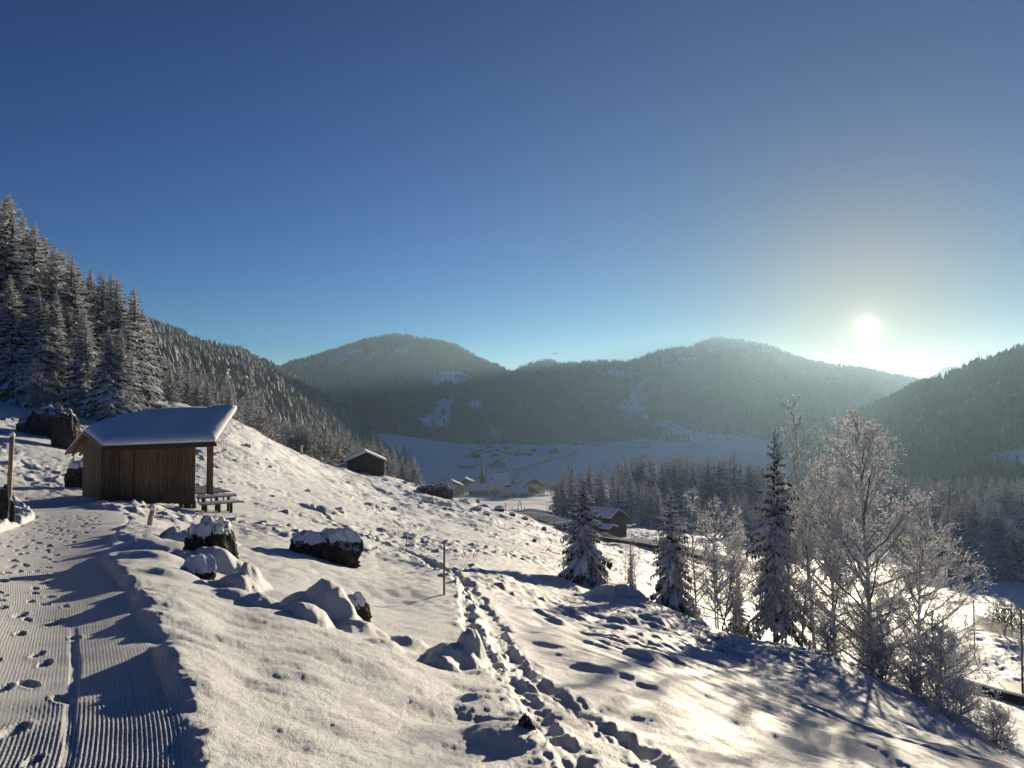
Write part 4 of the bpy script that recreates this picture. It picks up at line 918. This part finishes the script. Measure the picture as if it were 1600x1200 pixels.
for k in range(3):
    s = UX * (.25 + .28 * k); beam(L_(rE0, -.05) + s, L_(rR0, -.05) + s, .07, .09, 'rafter', 'rafter'); beam(L_(rL0, -.05) + s, L_(rR0, -.05) + s, .07, .09, 'rafter', 'rafter')
pp = unp(328, 694, 31.8) - C0; pb = unp(328, 772, 31.8) - C0; mbp = MB(); mbp.box((pp + pb) / 2, (.2, .2, pp[2] - pb[2]), axes=AXh); link('porch_post', mbp.mesh('porch_post'), M['plank'], hut)
beam(pp + UPV * -.02 - UX * 1.2, pp + UPV * -.02 + UX * .25, .14, .14, 'porch_beam'); beam(pp + VX * 2.6 + UPV * .25, pp + UPV * .0 - VX * .2, .12, .12, 'porch_beam')
# porch deck, steps and the plank skirting below
dk = pb[2]
for k in range(13):
    beam(HP(HL + .04 + k * .115, -.12, dk - .03), HP(HL + .04 + k * .115, HW - .5, dk - .03), .1, .045, 'deck_board', 'deck')
for k in range(5): beam(HP(HL + .1 + k * .26, -.15, dk - .42), HP(HL + .1 + k * .26, -.15, dk - .05), .12, .03, 'skirting_board', 'deck')
for k, (dz_, o_) in enumerate(((-.18, .25), (-.42, .6))):
    beam(HP(HL - .02, -.15 - o_, dk + dz_), HP(HL + 1.55 + .2 * k, -.15 - o_, dk + dz_), .3, .05, 'step', 'deck')
    mbs = MB(); mbs.box(HP(HL + .76, -.15 - o_, dk + dz_ + .06), (1.56, .29, .07), axes=AXh); link('step_snow', mbs.mesh('step_snow'), M['snow_cap'], hut)
    for q in (.2, .75, 1.25): beam(HP(HL + q, -.15 - o_, dk + dz_ - .7), HP(HL + q, -.15 - o_, dk + dz_ - .03), .09, .09, 'step_support', 'beam')
for k in range(4): mbq = MB(); mbq.box(HP(HL - .56 + k * .17, -.02 - .02 * (k % 2), -.65), (.15, .05, .62), axes=AXh); link('skirting_board', mbq.mesh('skirting_board'), M['plank'], hut)
mbi = MB(); ic = unp(347, 688, 32.0) - C0
for k in range(6): q = ic + np.array([.06 * k - .15, .03 * k, -.0]); mbi.tube([q, q - UPV * (.25 + .22 * ((k * 7) % 5) / 4)], [.015, .002], 5)
link('icicles', mbi.mesh('icicles'), M['snow_cap'], hut)
# drifted snow against the hut foot
for (px, py, d, a, h, sd) in ((205, 783, 29.2, 1.0, .32, 1), (255, 790, 30.2, .6, .2, 2), (170, 786, 29.0, .8, .22, 3)):
    pass

# ------------------------------------------------------------------ barns, village, church
def house(name, label, cat, loc, rz, L=12, W=9, h=4.5, rh=2.2, over=1.0, wall='chalet', snow=.45, base=None, windows=0, group=None, chimney=False, balcony=False, roof='barnwood'):
    o = thing(name, label, cat, loc, rz, group)
    mb = MB(); x, y = L / 2, W / 2          # ridge along x
    mb.add([(-x, -y, -4), (x, -y, -4), (x, y, -4), (-x, y, -4), (-x, -y, h), (x, -y, h), (x, y, h), (-x, y, h), (-x, 0, h + rh), (x, 0, h + rh)],
           [(0, 1, 5, 4), (2, 3, 7, 6), (1, 2, 6, 9, 5), (3, 0, 4, 8, 7), (0, 3, 2, 1)])
    link('walls', mb.mesh('walls'), M[wall], o)
    if base:
        mb = MB(); mb.box((0, 0, base / 2 - 1.5), (L + .12, W + .12, base + 3)); link('ground_floor', mb.mesh('ground_floor'), M['render'], o)
    sl_ = rh / y; X_, Y_ = x + over, y + over
    for sgn in (-1, 1):
        def sheet(z, t, nm, mt, sh=0.0):
            mb = MB(); pts = [(-X_ + sh, sgn * (Y_ - sh), h - over * sl_ + z), (X_ - sh, sgn * (Y_ - sh), h - over * sl_ + z), (X_ - sh, 0, h + rh + z), (-X_ + sh, 0, h + rh + z)]
            pts += [(a_, b_, c_ + t) for a_, b_, c_ in pts]; fs = [(0, 1, 2, 3), (7, 6, 5, 4), (0, 4, 5, 1), (1, 5, 6, 2), (2, 6, 7, 3), (3, 7, 4, 0)]
            mb.add(pts, fs if sgn > 0 else [q[::-1] for q in fs]); link(nm, mb.mesh(nm), mt, o)
        sheet(.0, .14, 'roof', M[roof]); sheet(.145, snow, 'roof_snow', M['snow_cap'], .06)
    for sgn in (-1, 1):
        for k in range(windows):
            px_ = -x + (k + .5) * L / windows
            for zz in ([1.4, 3.9] if h > 4 else [1.6]):
                mb = MB(); mb.box((px_, sgn * (y + .09), zz), (1.0, .06, 1.2)); link('window', mb.mesh('window'), M['glass'], o)
        for k in range(max(0, windows - 1)):
            py_ = -y + (k + .5) * W / max(1, windows - 1)
            mb = MB(); mb.box((sgn * (x + .09), py_, min(h - .9, 3.6)), (.06, 1.0, 1.2)); link('window', mb.mesh('window'), M['glass'], o)
    if chimney:
        mb = MB(); mb.box((x * .3, y * .3, h + rh + .2), (.8, .8, 2.2)); link('chimney', mb.mesh('chimney'), M['render'], o)
    if balcony:
        for sgn in (-1, 1):
            mb = MB(); mb.box((sgn * (x + .6), 0, 2.9), (1.2, W * .9, .18)); mb.box((sgn * (x + 1.15), 0, 3.4), (.08, W * .9, .9)); link('balcony', mb.mesh('balcony'), M['chalet'], o)
    return o
def put(px, d, dz_=0.0): p = at(px, d); return p + np.array([0, 0, dz_])
# timber barn on the crest: dark gable front towards the viewer
house('timber_barn', 'dark timber barn with snow-edged gable roof alone on the slope crest', 'barn', hit(566, 743) + np.array([0, 2.5, -.1]), math.radians(90 + 13), L=6.5, W=5.9, h=2.5, rh=1.35, over=.55, wall='barnwood', snow=.26)
house('timber_barn', 'dark weathered barn partly behind the front spruce beside the road', 'barn', put(938, 150), math.radians(-38), L=8, W=6, h=3.8, rh=1.4, over=.1, wall='barnwood', snow=.2)
house('lean_to_shed', 'low dark shed against the weathered barn by the road', 'shed', put(943, 142), math.radians(-38), L=4, W=3.5, h=2.0, rh=.5, over=.1, wall='barnwood', snow=.25)
vill = [  # px, depth, L, W, h, rh, rot, wall, windows, base, label
 (707, 560, 17, 14, 6, 3.2, 100, 'chalet', 3, 2.4, 'dark chalet at the left of the village with one lit roof slope'),
 (728, 600, 15, 13, 7, 3, 95, 'chalet', 3, 2.4, 'dark tall chalet left of the church with a bright roof edge'),
 (708, 500, 13, 11, 5, 2.6, 110, 'chalet', 2, 0, 'low chalet in front of the two dark ones at the left of the village'),
 (692, 640, 12, 10, 5, 2.4, 105, 'chalet', 2, 0, 'small chalet at the left end of the village behind frosted trees'),
 (698, 470, 9, 7, 4, 2.2, 20, 'render', 2, 0, 'small pale house close behind the dark crest rock'),
 (752, 520, 17, 9, 4.0, 3.0, 4, 'stone', 4, 0, 'long pale house with a broad snowy roof below the church'),
 (774, 525, 6, 9, 4.2, 3.0, 4, 'render', 1, 0, 'pale wing at the right end of the long house'),
 (772, 620, 16, 12, 5, 3, 101, 'chalet', 2, 0, 'dark house right of the church with a bright roof slope'),
 (828, 560, 20, 16, 6.5, 4.2, 103, 'chalet', 3, 2.5, 'large dark chalet with bright gable roof in the right of the village'),
 (816, 520, 14, 12, 5.5, 2.8, 106, 'chalet', 2, 0, 'chalet in front and left of the large bright-roofed one'),
 (792, 540, 12, 10, 4.5, 2.4, 100, 'chalet', 2, 0, 'low snowy-roofed house between church and large chalet'),
 (803, 480, 15, 8, 4, 1.8, 5, 'stone', 3, 0, 'low grey flat building at the right front of the village'),
 (735, 660, 12, 10, 5, 2.4, 105, 'chalet', 2, 0, 'house half hidden behind the tall chalet near the church'),
 (845, 640, 12, 10, 5, 2.4, 100, 'chalet', 2, 0, 'house at the right end of the village behind trees'),
 (800, 680, 11, 9, 4.5, 2.4, 104, 'chalet', 2, 0, 'small house behind the village beside the shaded field'),
 (785, 600, 10, 9, 4.5, 2.2, 40, 'render', 2, 0, 'small pale house among trees in the village centre'),
 (776, 1150, 22, 22, 6, 6, 100, 'chalet', 3, 0, 'shaded farmhouse below three small spruces on the valley meadow'),
 (738, 1350, 24, 24, 5, 6, 100, 'chalet', 2, 0, 'grey farmhouse alone on the shaded meadow left of the spire'),
 (730, 1120, 24, 12, 3.5, 3, 8, 'chalet', 0, 0, 'low long barn on the shaded meadow left of the church'),
 (750, 1180, 10, 6, 3, 1.5, 10, 'stone', 0, 0, 'tiny shed on the shaded meadow near the spire'),
 (832, 1560, 16, 15, 6, 4, 95, 'chalet', 2, 0, 'grey house right of the hamlet near the road end'),
 (866, 1560, 18, 18, 6, 5, 100, 'chalet', 2, 0, 'grey house at the road end with snowy gable'),
]
for px, d, L, W, h, rh, ro, wl, wn, bs, lab in vill:
    house('chalet' if wl == 'chalet' else 'house', lab, 'house', put(px, d), math.radians(ro), L, W, h, rh, 1.1, wl, .38, bs, wn, None, d < 700 and wl == 'chalet', d < 600 and wl == 'chalet')
rr = random.Random(9)
for i, (px, py) in enumerate(sorted([(738, 700), (746, 702), (754, 699), (758, 703), (764, 696), (769, 702), (775, 705), (780, 698), (786, 702), (792, 697), (797, 704), (803, 701), (808, 705), (812, 700), (819, 703), (826, 703), (750, 695), (762, 692), (785, 694), (796, 694)])):
    d = 1580 - (py - 698) * 22 + rr.uniform(-20, 20)
    house('house', ordinal(i) + ' from the left of the snow-roofed hamlet houses at the forest foot', 'house', put(px, d), rr.choice((0, 1.57)) + rr.uniform(-.3, .3), rr.uniform(9, 13), rr.uniform(8, 10), rr.uniform(4.5, 6), 3.2, .8, 'chalet', .5, None, 0, 'houses of the hamlet at the forest foot')
for i, (px, d) in enumerate(sorted([(895, 1900), (905, 1880), (915, 1900), (928, 1880), (940, 1890), (985, 1750), (995, 1720), (1010, 1740), (1026, 2100), (1065, 2150), (912, 1950)])):
    house('house', ordinal(i) + ' from the left of the hazy houses below the distant mountain', 'house', put(px, d), rr.uniform(-.5, .5), rr.uniform(12, 20), rr.uniform(9, 12), 5, 2.6, 1.0, 'stone', .5, None, 0, 'hazy houses below the distant mountain')
tiny = unp(697, 592, 2380)
house('mountain_hut', 'tiny dark alpine hut in the clearing high on the wooded mountain', 'hut', tiny + np.array([0, 0, 1.0]), .2, 16, 10, 5, 3, 1, 'barnwood', .4)
# church
cp_ = put(753.5, 640); ch = thing('village_church', 'village church with pale tower and slender dark pointed spire', 'church', cp_, math.radians(10))
zt = unp(753.5, 757, 640)[2] - cp_[2]; zs_ = unp(753.5, 713, 640)[2] - cp_[2]
mb = MB(); mb.box((0, 0, zt / 2 - 1), (5.2, 5.2, zt + 2)); link('tower', mb.mesh('tower'), M['render'], ch)
mb = MB(); mb.add([(2.6, 2.6, zt), (-2.6, 2.6, zt), (-2.6, -2.6, zt), (2.6, -2.6, zt), (0, 0, zt + 5)], [(0, 1, 4), (1, 2, 4), (2, 3, 4), (3, 0, 4)]); n = 8; z0 = zt + 1.0
mb.add([(2.1 * math.cos(k * math.pi / 4), 2.1 * math.sin(k * math.pi / 4), z0) for k in range(8)] + [(1.1 * math.cos(k * math.pi / 4), 1.1 * math.sin(k * math.pi / 4), z0 + (zs_ - z0) * .45) for k in range(8)] + [(0, 0, zs_)],
       [(k, (k + 1) % 8, 8 + (k + 1) % 8, 8 + k) for k in range(8)] + [(8 + k, 8 + (k + 1) % 8, 16) for k in range(8)]); link('spire', mb.mesh('spire'), M['spire'], ch)
for s in (-1, 1):
    mb = MB(); mb.box((0, s * 2.62, zt - 3), (1.6, .1, 2.4)); link('belfry_opening', mb.mesh('belfry_opening'), M['glass'], ch)
mb = MB(); mb.box((0, -2.64, zt - 6), (2.0, .1, 2.0)); link('clock_face', mb.mesh('clock_face'), M['white_plastic'], ch)
mb = MB(); mb.add([(2.6, -5, -2), (22, -5, -2), (22, 5, -2), (2.6, 5, -2), (2.6, -5, 7), (22, -5, 7), (22, 5, 7), (2.6, 5, 7), (2.6, 0, 12), (22, 0, 12)], [(0, 1, 5, 4), (2, 3, 7, 6), (1, 2, 6, 9, 5), (3, 0, 4, 8, 7)]); link('nave', mb.mesh('nave'), M['render'], ch)
for s in (-1, 1):
    mb = MB(); pts = [(2.5, s * 5.8, 6.3), (22.6, s * 5.8, 6.3), (22.6, 0, 12.1), (2.5, 0, 12.1)]; pts += [(a_, b_, c_ + .5) for a_, b_, c_ in pts]; fs = [(0, 1, 2, 3), (7, 6, 5, 4), (0, 4, 5, 1), (1, 5, 6, 2), (2, 6, 7, 3), (3, 7, 4, 0)]
    mb.add(pts, fs if s > 0 else [q[::-1] for q in fs]); link('nave_roof_snow', mb.mesh('nave_roof_snow'), M['snow_cap'], ch)
# little red shrine-like shed on the near crest of the village
mb = MB(); p = at(747, 330); o = thing('red_shed', 'small reddish shed before the pale long house of the village', 'shed', p)
mb.box((0, 0, 1.2), (1.6, 1.8, 4.0)); link('walls', mb.mesh('walls'), M['brick_red'], o); mb = MB(); mb.box((0, 0, 3.3), (2.0, 2.2, .25)); link('roof_snow', mb.mesh('roof_snow'), M['snow_cap'], o)
# village trees
rr = random.Random(21)
vt = sorted((rr.uniform(675, 870), rr.uniform(440, 700)) for _ in range(34))
for i, (px, d) in enumerate(vt):
    place_bare(BR[i % 3], at(px, d), rr.uniform(0, 6), ordinal(i) + ' from the left of the leafless frosted trees between the village houses', 'frosted tree', 'leafless trees in the village', rr.uniform(5, 8.5), 'frosted_tree')

# ------------------------------------------------------------------ roads
def strip(name, pts, wid, mat, lift=.12, label=None, n=160, zfn=None):
    P = smooth_poly([np.array(q, float) for q in pts], 3); s = np.concatenate([[0], np.cumsum(np.linalg.norm(np.diff(P[:, :2], axis=0), axis=1))]); t = np.linspace(0, s[-1], n)
    x = np.interp(t, s, P[:, 0]); y = np.interp(t, s, P[:, 1]); dx = np.gradient(x); dy = np.gradient(y); l = np.hypot(dx, dy); nx, ny = -dy / l, dx / l
    us = np.linspace(-1, 1, 9); XX = x[:, None] + nx[:, None] * us * wid / 2; YY = y[:, None] + ny[:, None] * us * wid / 2
    gz = ground_z(XX, YY); zc = gz.max(1); k = np.ones(5) / 5; zc = np.convolve(np.pad(zc, 2, 'edge'), k, 'valid')
    ZZ = np.maximum(zc[:, None] + lift + 0 * us, gz + .02)
    me = mesh_np(name, np.stack([XX, YY, ZZ], -1).reshape(-1, 3), grid_faces(n, 9)); a = me.attributes.new('across', 'FLOAT', 'POINT'); a.data.foreach_set('value', np.tile(us, n).astype(np.float32))
    return kind(link(name, me, mat), 'structure'), np.stack([XX, YY, ZZ], -1)
road, RP = strip('valley_road', [at(760, 185)[:2], at(800, 172)[:2], at(860, 150)[:2], at(930, 132)[:2], at(1020, 118)[:2], at(1150, 104)[:2], at(1300, 92)[:2], at(1450, 82)[:2], at(1600, 78)[:2], at(1800, 76)[:2]], 6.5, M['road'], n=260)
road2, RP2 = strip('far_road', [at(700, 800)[:2], at(742, 880)[:2], at(770, 1000)[:2], at(830, 1200)[:2], at(880, 1450)[:2], at(905, 1600)[:2]], 12, M['road'], lift=.5, n=80)
lower, RP3 = strip('lower_lane', [at(1470, 46)[:2], at(1600, 50)[:2], at(1750, 50)[:2]], 3.2, M['road'], n=60)
# dark retaining rail above the bank on the right
def wall_run(name, label, cat, pts, hgt, th_, mat, post=None, pmat='metal'):
    o = thing(name, label, cat, at(*pts[0])); base = np.array(o.location)
    P = smooth_poly([at(*q) for q in pts], 2); 
    if hgt:
        mb = MB()
        for a_, b_ in zip(P[:-1], P[1:]):
            d = b_ - a_; L0 = np.linalg.norm(d[:2]); x = d / np.linalg.norm(d); y = np.cross(UPV, x); y /= np.linalg.norm(y); z = np.cross(x, y)
            mb.box((a_ + b_) / 2 - base + UPV * hgt[0], (np.linalg.norm(d) * 1.02, th_, hgt[1]), axes=np.array([x, y, z]))
        link('rail' if post else 'wall', mb.mesh('rail'), M[mat], o)
        mb = MB()
        for a_, b_ in zip(P[:-1], P[1:]):
            d = b_ - a_; x = d / np.linalg.norm(d); y = np.cross(UPV, x); y /= np.linalg.norm(y); z = np.cross(x, y)
            mb.box((a_ + b_) / 2 - base + UPV * (hgt[0] + hgt[1] / 2 + .05), (np.linalg.norm(d) * 1.02, th_ * .9, .09), axes=np.array([x, y, z]))
        link('snow_strip', mb.mesh('snow_strip'), M['snow_cap'], o)
    if post:
        s = np.concatenate([[0], np.cumsum(np.linalg.norm(np.diff(P, axis=0), axis=1))]); t = np.arange(0, s[-1], post[0]); mbp = MB(); mbp.box((0, 0, post[2] / 2 - .3), (post[1], post[1], post[2] + .6)); me = mbp.mesh('fence_post'); me.materials.append(M[pmat])
        for q in t:
            g = np.array([np.interp(q, s, P[:, k]) for k in range(3)]); g[2] = float(ground_z(g[0:1], g[1:2])[0]); link('post', me, None, o, g - base)
    return o
wall_run('bank_wall', 'long dark wall edge running down the bank behind the bare trees', 'wall', [(1440, 44), (1500, 43), (1600, 42), (1720, 41)], (.25, .5), .3, 'barnwood')
wall_run('guard_rail', 'dark guard rail along the near side of the valley road', 'guard rail', [(770, 178), (860, 146), (930, 128), (1020, 114), (1150, 100)], (.6, .5), .15, 'barnwood', (4, .12, .9))
wall_run('wire_fence', 'thin post fence in the sunlit field right of the dark barn', 'fence', [(955, 150), (1030, 138), (1100, 128), (1200, 120)], None, .1, 'pole', (3.0, .1, 1.2), 'beam')
wall_run('field_fence', 'post fence in the sunlit field below the village', 'fence', [(800, 200), (860, 185), (900, 175)], None, .1, 'pole', (3.0, .12, 1.2), 'beam')

# ------------------------------------------------------------------ posts, poles, lamps
def pole(px, pyb, pyt, r, label, mat, lean=0.0, cat='post', name='post', d=None, cap=True, bands=None, group=None):
    p = hit(px, pyb) if d is None else at(px, d); h = unp(px, pyt, p[1])[2] - p[2]
    o = thing(name, label, cat, p, 0, group); mb = MB(); mb.tube([(0, 0, -.3), (lean * .5, 0, h * .5), (lean, 0, h)], [r, r, r * .92], 8); link('shaft', mb.mesh('shaft', True), M[mat], o)
    if cap: mb = MB(); mb.tube([(lean, 0, h), (lean, 0, h + r * 1.2), (lean, 0, h + r * 2)], [r * 1.15, r * 1.0, r * .3], 8); link('snow_cap', mb.mesh('snow_cap', True), M['snow_cap'], o)
    if bands:
        for k in range(bands): mb = MB(); z = h * (.25 + .7 * k / bands); mb.tube([(lean * z / h, 0, z), (lean * z / h, 0, z + h * .07)], r * 1.25, 8); link('band', mb.mesh('band', True), M['white_plastic'], o)
    return o
pole(694, 938, 853, .024, 'thin wooden marker post casting a shadow beside the trodden trail', 'pole')
pole(635, 868, 836, .018, 'small thin post farther up the trodden trail', 'pole')
pole(12, 816, 682, .06, 'tall weathered wooden pole at the left edge of the track', 'pole', .07)
pole(232, 817, 797, .07, 'short stub post plastered with snow beside the groomed track', 'pole', .12)
pole(471, 711, 694, .12, 'white banded marker pole before the spruce belt', 'barnwood', bands=4, cap=False)
pole(1515, 1000, 936, .05, 'dark slim pole left of the street lamp on the road bank', 'metal', d=62, cap=False)
pole(1573, 1005, 934, .05, 'dark slim pole beyond the street lamp beside the road', 'metal', d=74, cap=False)
def lamp(px, d, top, label):
    p = at(px, d); h = unp(px, top, d)[2] - p[2]; o = thing('street_lamp', label, 'street lamp', p); mb = MB(); mb.tube([(0, 0, -.3), (0, 0, h)], [.075, .05], 8); link('pole', mb.mesh('lamp_pole', True), M['metal'], o)
    mb = MB(); mb.tube([(0, 0, h - .06), (-.5, 0, h + .03), (-.75, 0, h + .05)], .03, 6); link('arm', mb.mesh('lamp_arm', True), M['metal'], o)
    mb = MB(); mb.box((-.95, 0, h + .05), (.5, .2, .09)); link('lamp_head', mb.mesh('lamp_head'), M['metal'], o)
lamp(1588, 48, 952, 'street lamp with a flat head reaching left over the road')
for i, (px, d, tp) in enumerate(((812, 215, 782), (790, 230, 785))):
    p = at(px, d); h = unp(px, tp, d)[2] - p[2]; o = thing('utility_pole', ['A-shaped utility pole in the sunlit field below the village', 'single utility pole left of the A-shaped one in the field'][i], 'utility pole', p); mb = MB()
    if i == 0: mb.tube([(-.7, 0, -.3), (-.1, 0, h)], .09, 6); mb.tube([(.7, 0, -.3), (.1, 0, h)], .09, 6); mb.box((0, 0, h * .55), (.9, .08, .08))
    else: mb.tube([(0, 0, -.3), (0, 0, h)], .1, 6)
    link('shaft', mb.mesh('shaft'), M['beam'], o)
# snow-clotted hedge bush beside the road
place_bare(BR[0], at(1562, 74), 0, 'squat snow-plastered round bush standing beside the valley road', 'bush', None, 3.0, 'roadside_bush')
place_bare(BR[1], at(1604, 72), 0, 'second snow-plastered bush at the right photo edge by the road', 'bush', None, 3.0, 'roadside_bush')

# ------------------------------------------------------------------ foreground trees at the right
tree_to(912, 742, 34.5, 'hero0', 'full snow-laden spruce standing alone left of the bare trees', None, 1.0)
tree_to(1048, 752, 32, 'hero1', 'medium snow-laden spruce between the full spruce and the bare trees', None, 1.0)
tree_to(1207, 668, 31, 'hero2', 'tall slender spruce with thick white boughs and visible trunk', None, .82)
tree_to(1150, 905, 33, 'hero1', 'low snowy young spruce under the bare trees', None, 1.2)
tree_to(985, 850, 36, 'hero2', 'small thin snowy spruce left of the medium one', None, .6)
bt1 = bare_tree(1, H=9.5, spread=4.3, stems=1, nb=56, nsub=14, ntw=9, low=.06, frost=1.8, rtrunk=.085, upb=1.1)
bt2 = bare_tree(2, H=9, spread=1.7, stems=1, nb=28, nsub=6, ntw=4, low=.2, frost=.8, rtrunk=.06)
bt3 = bare_tree(3, H=7, spread=2.2, stems=4, nb=20, nsub=7, ntw=5, low=.2, frost=1.3, rtrunk=.06, upb=1.2)
bsh = bare_tree(4, H=3.4, spread=2.2, stems=5, nb=14, nsub=8, ntw=6, low=.05, frost=1.6, rtrunk=.03)
def bare_to(parts, H, px, top, d, label, cat='bare tree', name='bare_tree', rz=None):
    p = at(px, d); h = unp(px, top, d)[2] - p[2]; return place_bare(parts, p, R_.uniform(0, 6.28) if rz is None else rz, label, cat, None, h / H, name)
bare_to(bt1, 9.5, 1357, 662, 27.5, 'largest bare tree, white with rime, spreading wide at the right')
bare_to(bt2, 9, 1268, 622, 31, 'tall thin bare tree rising above the others between spruce and largest tree', rz=3.6)
bare_to(bt3, 7, 1110, 772, 31, 'many-stemmed bare tree right of the medium spruce')
bare_to(bt3, 7, 1140, 800, 33, 'second many-stemmed bare tree close behind the first', rz=2.0)
bare_to(bt1, 9.5, 1300, 728, 30.5, 'bare many-stemmed tree left of the largest one', rz=4.0)
bare_to(bt3, 7, 1225, 800, 29, 'bare tree at the foot of the slender spruce', rz=1.0)
bare_to(bt1, 9.5, 1428, 785, 27, 'lower bare tree leaning right of the largest one', rz=1.5)
bare_to(bt2, 9, 992, 835, 33, 'young thin bare tree between the two front spruces')
bare_to(bt2, 9, 975, 850, 34, 'smallest thin bare sapling right of the full spruce')
for i, (px, top, d, lab) in enumerate(((1455, 960, 24.5, 'frosted bush spilling over the bank right of the largest tree'), (1370, 985, 25.5, 'dense frosted bush at the foot of the largest bare tree'), (1290, 965, 27.5, 'frosted bush at the foot of the left bare trees'), (1490, 1055, 22, 'low frosted bush above the bank wall'),
        (1545, 1090, 19, 'small frosted bush on the bank near the right edge'), (1420, 1030, 24, 'frosted bush low on the bank in front of the bare trees'), (1080, 940, 31, 'frosted undergrowth beside the medium spruce'), (1345, 945, 28.5, 'frosted bush behind the trunk of the largest tree'))):
    bare_to(bsh, 3.4, px, top, d, lab, 'bush', 'frosted_bush')
# dry grass stalks near the trail
rg = np.random.default_rng(5); b_ = []
for cx_, cy_, n in ((725, 872, 14), (745, 874, 12), (820, 1150, 60), (1120, 1003, 50), (660, 865, 20)):
    c = hit(cx_, cy_); q = np.stack([c[0] + rg.normal(size=n) * .7 * c[1] / 40, c[1] + rg.normal(size=n) * 1.5 * c[1] / 40], 1); b_.append(np.column_stack([q, ground_z(q[:, 0], q[:, 1]) - .02]))
b_ = np.concatenate(b_); d = rg.normal(size=b_.shape) * .6; d[:, 2] = 1; d /= np.linalg.norm(d, axis=1, keepdims=True); ln = rg.uniform(.15, .5, len(b_)) * np.clip(b_[:, 1] / 35, .25, 1)
v, f = kites(b_, d, ln, ln * .03 + .003, rg.normal(size=b_.shape)); me = mesh_np('dry_grass', v, f, False); o = link('dry_grass', me, M['brush']); o['kind'] = 'stuff'

# bird and two short vapour trails
p = unp(510, 513, 120); o = thing('bird', 'tiny dark bird gliding above the wooded mountain', 'bird', p); mb = MB()
mb.add([(-.45, 0, .1), (-.15, .08, .04), (0, .12, 0), (.15, .08, .04), (.45, 0, .1), (.15, -.1, .03), (0, -.3, 0), (-.15, -.1, .03), (0, 0, .06), (0, 0, -.06)], [(0, 1, 7), (1, 2, 8), (2, 3, 8), (3, 4, 5), (5, 6, 8), (6, 7, 8), (1, 8, 7), (3, 5, 8), (1, 9, 2), (2, 9, 3), (5, 9, 6), (6, 9, 7), (1, 7, 9), (3, 9, 5)]); link('body', mb.mesh('bird'), M['black'], o)

def trail(px, py, ln, ang, label):
    p = unp(px, py, 9000); o = thing('vapour_trail', label, 'vapour trail', p); mb = MB(); c, n = math.cos(ang), math.sin(ang)
    mb.tube([(-c * ln, 0, -n * ln), (-c * ln * .4, 0, -n * ln * .4), (c * ln * .5, 0, n * ln * .5), (c * ln, 0, n * ln)], [2, 9, 7, 2], 8); link('trail', mb.mesh('trail', True), M['snow_cap'], o)
trail(413, 536, 34, .45, 'short slanting white vapour trail above the left ridge')
trail(868, 552, 40, .05, 'short level white vapour trail above the gap between the mountains')

# ------------------------------------------------------------------ haze
mb = MB(); mb.box((0, 3300, 85), (9000, 7600, 510))
hz = link('haze', mb.mesh('haze')); hz['kind'] = 'stuff'
m = bpy.data.materials.new('haze'); m.use_nodes = True; m.node_tree.nodes.clear(); o_ = m.node_tree.nodes.new('ShaderNodeOutputMaterial'); pv = m.node_tree.nodes.new('ShaderNodeVolumePrincipled')
pv.inputs['Color'].default_value = (.50, .76, .98, 1); pv.inputs['Density'].default_value = HAZE_DENSITY; pv.inputs['Anisotropy'].default_value = .5
m.node_tree.links.new(pv.outputs[0], o_.inputs['Volume']); hz.data.materials.append(m)
print('TRIS', sum(len(m_.loops) - 2 * len(m_.polygons) for m_ in bpy.data.meshes), 'OBJ', len(bpy.data.objects))
